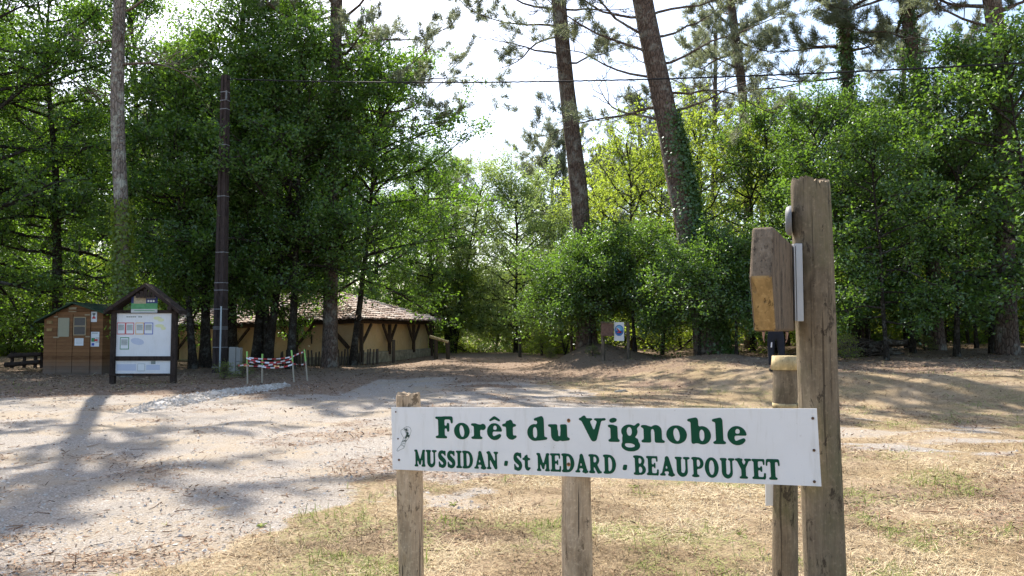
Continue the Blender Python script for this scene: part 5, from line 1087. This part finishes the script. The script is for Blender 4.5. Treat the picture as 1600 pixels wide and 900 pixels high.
mb = MB(); mb.tube([bl(671.5, 525.5, -.15), bl(701, 534.5, -.1)], [.075, .075], 10); mb.build('log', M_FRESH, bar_); mb = MB(); mb.bar(bl(691, 530, -.24), bl(691, 538, -.24), .09, .02); mb.build('hanging_label', M_PAPER, bar_)
D = 27.5; rl = empty('rail_fence', on((30 - 800) / 1200 * D, D), 'dark two-rail log fence left of the shed', 'fence'); x0 = (30 - 800) / 1200 * D; rg = float(terrain(x0, D)); rp_ = lambda px, py, dy=0: np.array([(px - 800) / 1200 * D - x0, dy, zp(py, D) - rg])
for px in (22, 41, 58, 68): mb = MB(); mb.tube([rp_(px, 575), rp_(px, 551)], [.06, .055], 8); mb.build('post', M_KT, rl)
for a_, b_2 in (((14, 570), (68, 565)), ((20, 556), (70, 553))): mb = MB(); mb.tube([rp_(*a_, -.1), rp_(*b_2, -.1)], [.085, .075], 8); mb.build('rail', M_KT, rl)

# ------------------------------------------------------------------ brown box and round blue sign on two posts
q = G(961, 562); D = q[1]; pn_ = empty('posted_signs', q, 'two low wooden posts carrying a brown box and a white round-emblem sign', 'sign'); e_ = lambda px, py, dy=0: np.array([(px - 961) / 1200 * D, dy, zp(py, D) - q[2]])
M_SP = m_wood('small_post_wood', (.10, .08, .06), (.22, .18, .13), 1, .2, .4)
for (tx, bx_, yb2) in ((941.5, 943, 566), (981.5, 982.5, 569)): mb = MB(); mb.tube([e_(bx_, yb2 + 3), e_(tx, 504)], [.062, .058], 12, noise=.05); mb.build('post', M_SP, pn_)
M_BOXW = m_plain('flaking_brown_paint', (.15, .085, .06), .8, .5, sc=12)
mb = MB(); c0, c1 = e_(939, 505), e_(957.5, 525); mb.box([(c0[0] + c1[0]) / 2, -.16, (c0[2] + c1[2]) / 2], [c1[0] - c0[0], .18, c0[2] - c1[2]]); bxo = mb.build('box', M_BOXW, pn_, .006)
mb = MB(); c0, c1 = e_(938, 504.5), e_(958.5, 503); mb.box([(c0[0] + c1[0]) / 2, -.17, c1[2] - .01], [c1[0] - c0[0], .24, .03]); mb.build('lid', M_SP, bxo)
mb = MB(); mb.bar(e_(938, 508, -.075), e_(984, 508, -.075), .03, .1, up=(0, 1, 0)); mb.bar(e_(938, 522, -.075), e_(984, 522, -.075), .03, .1, up=(0, 1, 0)); mb.build('crossbar', M_SP, pn_)
mb = MB(); c0, c1 = e_(959, 503.5), e_(974.5, 532.5); mb.box([(c0[0] + c1[0]) / 2, -.125, (c0[2] + c1[2]) / 2], [c1[0] - c0[0], .012, c0[2] - c1[2]]); sgn_ = mb.build('sign_plate', M_WHITE, pn_)
M_SKYB = m_plain('pale_blue_print', (.16, .40, .62), .5, .15, sc=8); M_SEAB = m_plain('deep_blue_print', (.02, .10, .34), .5, .15, sc=8)
mb = MB(); cx_, cy_ = 966.9, 516.3; el = lambda rx, ry, d, m_, a0=0, a1=6.2832: mb.ngon([e_(cx_ + rx * math.cos(t_), cy_ - ry * math.sin(t_), d) for t_ in np.linspace(a0, a1, 40)[:-1]] if a1 - a0 > 6 else [e_(cx_ + rx * math.cos(t_), cy_ - ry * math.sin(t_), d) for t_ in np.linspace(a0, a1, 24)], m_)
el(6.9, 8.7, -.1325, 1); el(6.0, 7.8, -.1335, 0); el(5.6, 7.2, -.1345, 1, math.pi, 2 * math.pi)
for a_, b_2, w_, m_ in (((963.4, 513.4), (970, 519.8), .035, 2), ((964, 519.4), (969.4, 519.2), .03, 2), ((966.2, 512.5), (969, 519.5), .02, 3), ((963, 511), (966.5, 515), .016, 3)): mb.bar(e_(*a_, -.137), e_(*b_2, -.137), w_, .002, up=(0, 1, 0), m=m_)
mb.build('round_emblem', [M_SKYB, M_SEAB, M_RED, M_PAPER], sgn_)

# ------------------------------------------------------------------ log pile, fallen wood, stumps
M_LOG = m_bark('log_bark', (.035, .027, .021), (.10, .078, .06), .3, 1.2)
q = G(1372, 557); lp_ = empty('log_pile', q, 'dark heap of old logs and brush at the foot of the oaks on the right', 'log pile'); g = np.random.default_rng(9)
for k in range(46):
    lay = k / 46; x = g.normal(.05, .42) * (1 - lay * .4); y = g.normal(.3, .35); z = .07 + lay * .42; a_ = g.normal(0, .28); L_ = g.uniform(.4, 1.1); r_ = g.uniform(.03, .085); d_ = np.array([math.cos(a_), math.sin(a_) * .5 + .3 * g.normal(), g.normal(0, .12)]); d_ /= np.linalg.norm(d_)
    mb = MB(); p = np.array([x, y, z]); mb.tube([p - d_ * L_ / 2, p + g.normal(0, .02, 3), p + d_ * L_ / 2], [r_, r_ * 1.03, r_ * .9], 9, 0, True, .1); mb.build('log', M_LOG, lp_)
mb = MB()
for k in range(60):
    p = np.array([g.normal(-.35, .55), g.normal(.1, .4), g.uniform(.02, .3)]); w_ = wander(p, (g.normal(), g.normal() * .5, abs(g.normal()) * .3), g.uniform(.3, .9), 4, g, .5); mb.tube(w_, [.012, .01, .008, .006, .004], 4)
mb.build('brush', M_TWIG, lp_)
q = G(960, 613); mb = MB(); w_ = wander((0, 0, .01), (.8, .5, .12), .42, 6, g, .5); mb.tube(w_, [.02, .035, .04, .03, .025, .018, .008], 8, 0, True, .2); o = mb.build('dead_root', M_STAKE); o.location = q; tag(o, 'bleached dead root lying on the dry grass above the white board', 'root')
q = G(926, 551); SHR = Broad(81, .62, .05, .42, nl=16, tr=.012, nsec=4, ntw=3, per=9, mat=M_LIME, leaf=.05, stems=4, lower=1.0, twl=.2, spray=.05)
for px, py, sc, lab in ((1445, 548, .6, 'small low green plant right of the log pile'), (926, 556, .4, 'small green shoot on the earth mound'), (860, 560, .6, 'leafy shoot at the left foot of the earth mound'), (1320, 562, .8, 'small green plant at the left end of the log pile'), (350, 592, .55, 'green plant at the foot of the brown pole'), (380, 590, .5, 'low green plant before the meter cabinet')):
    q = G(px, py); tag(SHR.put('small_plant', q[0], q[1], random.random() * 6, sc), lab, 'plant')

# ------------------------------------------------------------------ person behind the pointed plank
M_TROU = m_plain('dark_trousers', (.018, .019, .026), .85, .25); M_JACK = m_plain('dark_jacket', (.03, .034, .05), .8, .2); M_SKIN = m_plain('skin', (.48, .27, .18), .6, .05); M_HAIR = m_plain('hair', (.04, .025, .015), .8); M_SHOE = m_plain('dark_shoe', (.03, .028, .028), .6); M_STRIPE = m_plain('white_stripe', (.72, .70, .72), .5, .03)
fq = G(1213, 581); per = empty('person', fq, 'person in dark clothes standing behind the pointed plank, legs visible below it', 'person', rz=R(168)); per.scale = (1.1, 1.1, 1.03)
def skin(name, nodes, edges, mat, parent, sub=2, root=0):
    me = bpy.data.meshes.new(name); me.from_pydata([n_[0] for n_ in nodes], edges, []); o = link(name, me, parent); me.materials.append(mat)
    o.modifiers.new('skin', 'SKIN'); 
    sv = me.skin_vertices[0].data
    for i_, n_ in enumerate(nodes): sv[i_].radius = n_[1]; sv[i_].use_root = i_ == root
    s_ = o.modifiers.new('sub', 'SUBSURF'); s_.levels = sub; s_.render_levels = sub
    for m_ in o.modifiers: 
        if m_.type == 'SKIN': m_.use_smooth_shade = True
    return o
S_ = 1.0
body = [((0, 0, .93), (.13, .09)), ((0, 0, 1.12), (.115, .085)), ((0, .01, 1.32), (.145, .10)), ((0, .0, 1.45), (.09, .07)), ((0, -.01, 1.53), (.05, .05)), ((0, -.03, 1.60), (.072, .085)), ((0, -.02, 1.68), (.076, .092)), ((0, -.01, 1.74), (.055, .065)),
        ((.17, 0, 1.42), (.055, .055)), ((.24, .02, 1.16), (.042, .042)), ((.25, -.06, .92), (.032, .032)), ((.25, -.08, .86), (.022, .035)), ((.25, -.09, .80), (.018, .036)),
        ((-.17, 0, 1.42), (.055, .055)), ((-.24, .02, 1.16), (.042, .042)), ((-.25, -.06, .92), (.032, .032)), ((-.25, -.08, .86), (.022, .035)), ((-.25, -.09, .80), (.018, .036)),
        ((.09, 0, .84), (.085, .085)), ((.10, -.02, .48), (.055, .055)), ((.10, .03, .10), (.038, .038)), ((.10, -.04, .05), (.035, .035)), ((.11, -.13, .035), (.035, .025)),
        ((-.09, 0, .84), (.085, .085)), ((-.11, .0, .48), (.055, .055)), ((-.12, .08, .10), (.038, .038)), ((-.12, .01, .05), (.035, .035)), ((-.13, -.08, .035), (.035, .025))]
ed = [(0, 1), (1, 2), (2, 3), (3, 4), (4, 5), (5, 6), (6, 7), (3, 8), (8, 9), (9, 10), (10, 11), (11, 12), (3, 13), (13, 14), (14, 15), (15, 16), (16, 17), (0, 18), (18, 19), (19, 20), (20, 21), (21, 22), (0, 23), (23, 24), (24, 25), (25, 26), (26, 27)]
bi = len(body)
for s_, wi in ((1, 12), (-1, 17)):
    wx, wy, wz = body[wi][0]
    for fi, (dx, L_) in enumerate(((-.028, .062), (-.010, .075), (.009, .078), (.027, .068))):
        body += [((wx + dx * .3, wy + dx, wz - .03), (.009, .009)), ((wx - s_ * .008, wy + dx * 1.1 - .006, wz - .03 - L_ * .55), (.0085, .0085)), ((wx - s_ * .024, wy + dx * 1.1 - .008, wz - .03 - L_), (.007, .007))]; ed += [(wi, bi), (bi, bi + 1), (bi + 1, bi + 2)]; bi += 3
    body += [((wx - s_ * .012, wy - .045, wz + .01), (.010, .010)), ((wx - s_ * .02, wy - .062, wz - .03), (.008, .008))]; ed += [(wi - 1, bi), (bi, bi + 1)]; bi += 2
skin('body', body, ed, M_SKIN, per, 2)
tr_ = [((0, 0, .95), (.155, .12)), ((0, 0, 1.08), (.145, .115)), ((.095, 0, .82), (.098, .10)), ((.105, -.02, .50), (.075, .078)), ((.105, .02, .14), (.066, .07)), ((-.095, 0, .82), (.098, .10)), ((-.115, .0, .50), (.075, .078)), ((-.125, .07, .14), (.066, .07))]
skin('trousers', tr_, [(0, 1), (0, 2), (2, 3), (3, 4), (0, 5), (5, 6), (6, 7)], M_TROU, per)
jk = [((0, 0, .98), (.175, .14)), ((0, 0, 1.14), (.14, .11)), ((0, .01, 1.33), (.165, .12)), ((0, 0, 1.46), (.10, .085)), ((.18, 0, 1.43), (.07, .07)), ((.245, .02, 1.16), (.057, .057)), ((.255, -.06, .93), (.046, .046)), ((-.18, 0, 1.43), (.07, .07)), ((-.245, .02, 1.16), (.057, .057)), ((-.255, -.06, .93), (.046, .046))]
skin('jacket', jk, [(0, 1), (1, 2), (2, 3), (3, 4), (4, 5), (5, 6), (3, 7), (7, 8), (8, 9)], M_JACK, per)
skin('hair', [((0, .02, 1.66), (.075, .08)), ((0, .0, 1.75), (.07, .085))], [(0, 1)], M_HAIR, per)
for s_, (x_, y_) in ((1, (.105, 0)), (-1, (-.125, .05))): skin('shoe', [((x_, y_ + .05, .055), (.05, .05)), ((x_, y_ - .06, .045), (.05, .042)), ((x_, y_ - .15, .035), (.042, .03))], [(0, 1), (1, 2)], M_SHOE, per)
mb = MB()
for s_ in (-1, 1): mb.tube([[s_ * .028, -.118, 1.655], [s_ * .028, -.126, 1.655]], [.011, .008], 8)
mb.build('eye', M_BLACK, per); mb = MB(); mb.tube([[0, -.11, 1.65], [0, -.135, 1.625], [0, -.12, 1.615]], [.008, .015, .01], 8); mb.build('nose', M_SKIN, per); mb = MB(); mb.tube([[-.022, -.112, 1.588], [0, -.120, 1.587], [.022, -.112, 1.588]], [.003, .006, .003], 6); mb.build('mouth', M_RED, per)
mb = MB(); mb.bar([.10, .105, .70], [.107, .085, .58], .03, .006, up=(0, 1, 0)); mb.build('stripe', M_STRIPE, per)
# things drawn in world metres: move each Empty to its thing's foot, keeping the shapes where they are
def rebase(root):
    pts = np.vstack([np.array([v.co for v in ch.data.vertices]) for ch in root.children if ch.type == 'MESH' and len(ch.data.vertices)])
    x, y = (pts[:, 0].min() + pts[:, 0].max()) / 2, (pts[:, 1].min() + pts[:, 1].max()) / 2; d = Vector((float(x), float(y), float(terrain(x, y))))
    root.location = root.location + d
    for ch in root.children: ch.location = ch.location - d
for r_ in (sign, tp, sp, tape, pal): rebase(r_)
# ------------------------------------------------------------------ light
SUN_AZ, SUN_EL = -26.0, 47.0        # azimuth from +Y towards +X
w = bpy.data.worlds.new('World'); scene.world = w; w.use_nodes = True; nt = w.node_tree; nt.nodes.clear()
sky = nt.nodes.new('ShaderNodeTexSky'); sky.sky_type = 'NISHITA'; sky.sun_disc = False; sky.sun_elevation = R(SUN_EL); sky.sun_rotation = R(SUN_AZ)
sky.air_density = 1.0; sky.dust_density = 2.0; sky.ozone_density = 1.0; sky.altitude = 60
bg = nt.nodes.new('ShaderNodeBackground'); bg.inputs[1].default_value = .15; ow = nt.nodes.new('ShaderNodeOutputWorld')
nt.links.new(sky.outputs[0], bg.inputs[0]); nt.links.new(bg.outputs[0], ow.inputs[0])
sd = bpy.data.lights.new('sun', 'SUN'); sd.energy = 4.8; sd.angle = R(.53); sd.color = (1, .93, .83)
so = bpy.data.objects.new('sun', sd); COL.objects.link(so)
dirv = Vector((math.sin(R(SUN_AZ)) * math.cos(R(SUN_EL)), math.cos(R(SUN_AZ)) * math.cos(R(SUN_EL)), math.sin(R(SUN_EL))))
so.rotation_euler = dirv.to_track_quat('Z', 'Y').to_euler(); so.location = (-8, 6, 20)
vs = scene.view_settings; vs.view_transform = 'Standard'; vs.look = 'None'; vs.gamma = 1; vs.use_curve_mapping = False; vs.exposure = 1.12
cy = scene.cycles; cy.max_bounces = 6; cy.diffuse_bounces = 3; cy.glossy_bounces = 2; cy.transmission_bounces = 4; cy.transparent_max_bounces = 4; cy.caustics_reflective = False; cy.caustics_refractive = False
cy.sample_clamp_indirect = 6
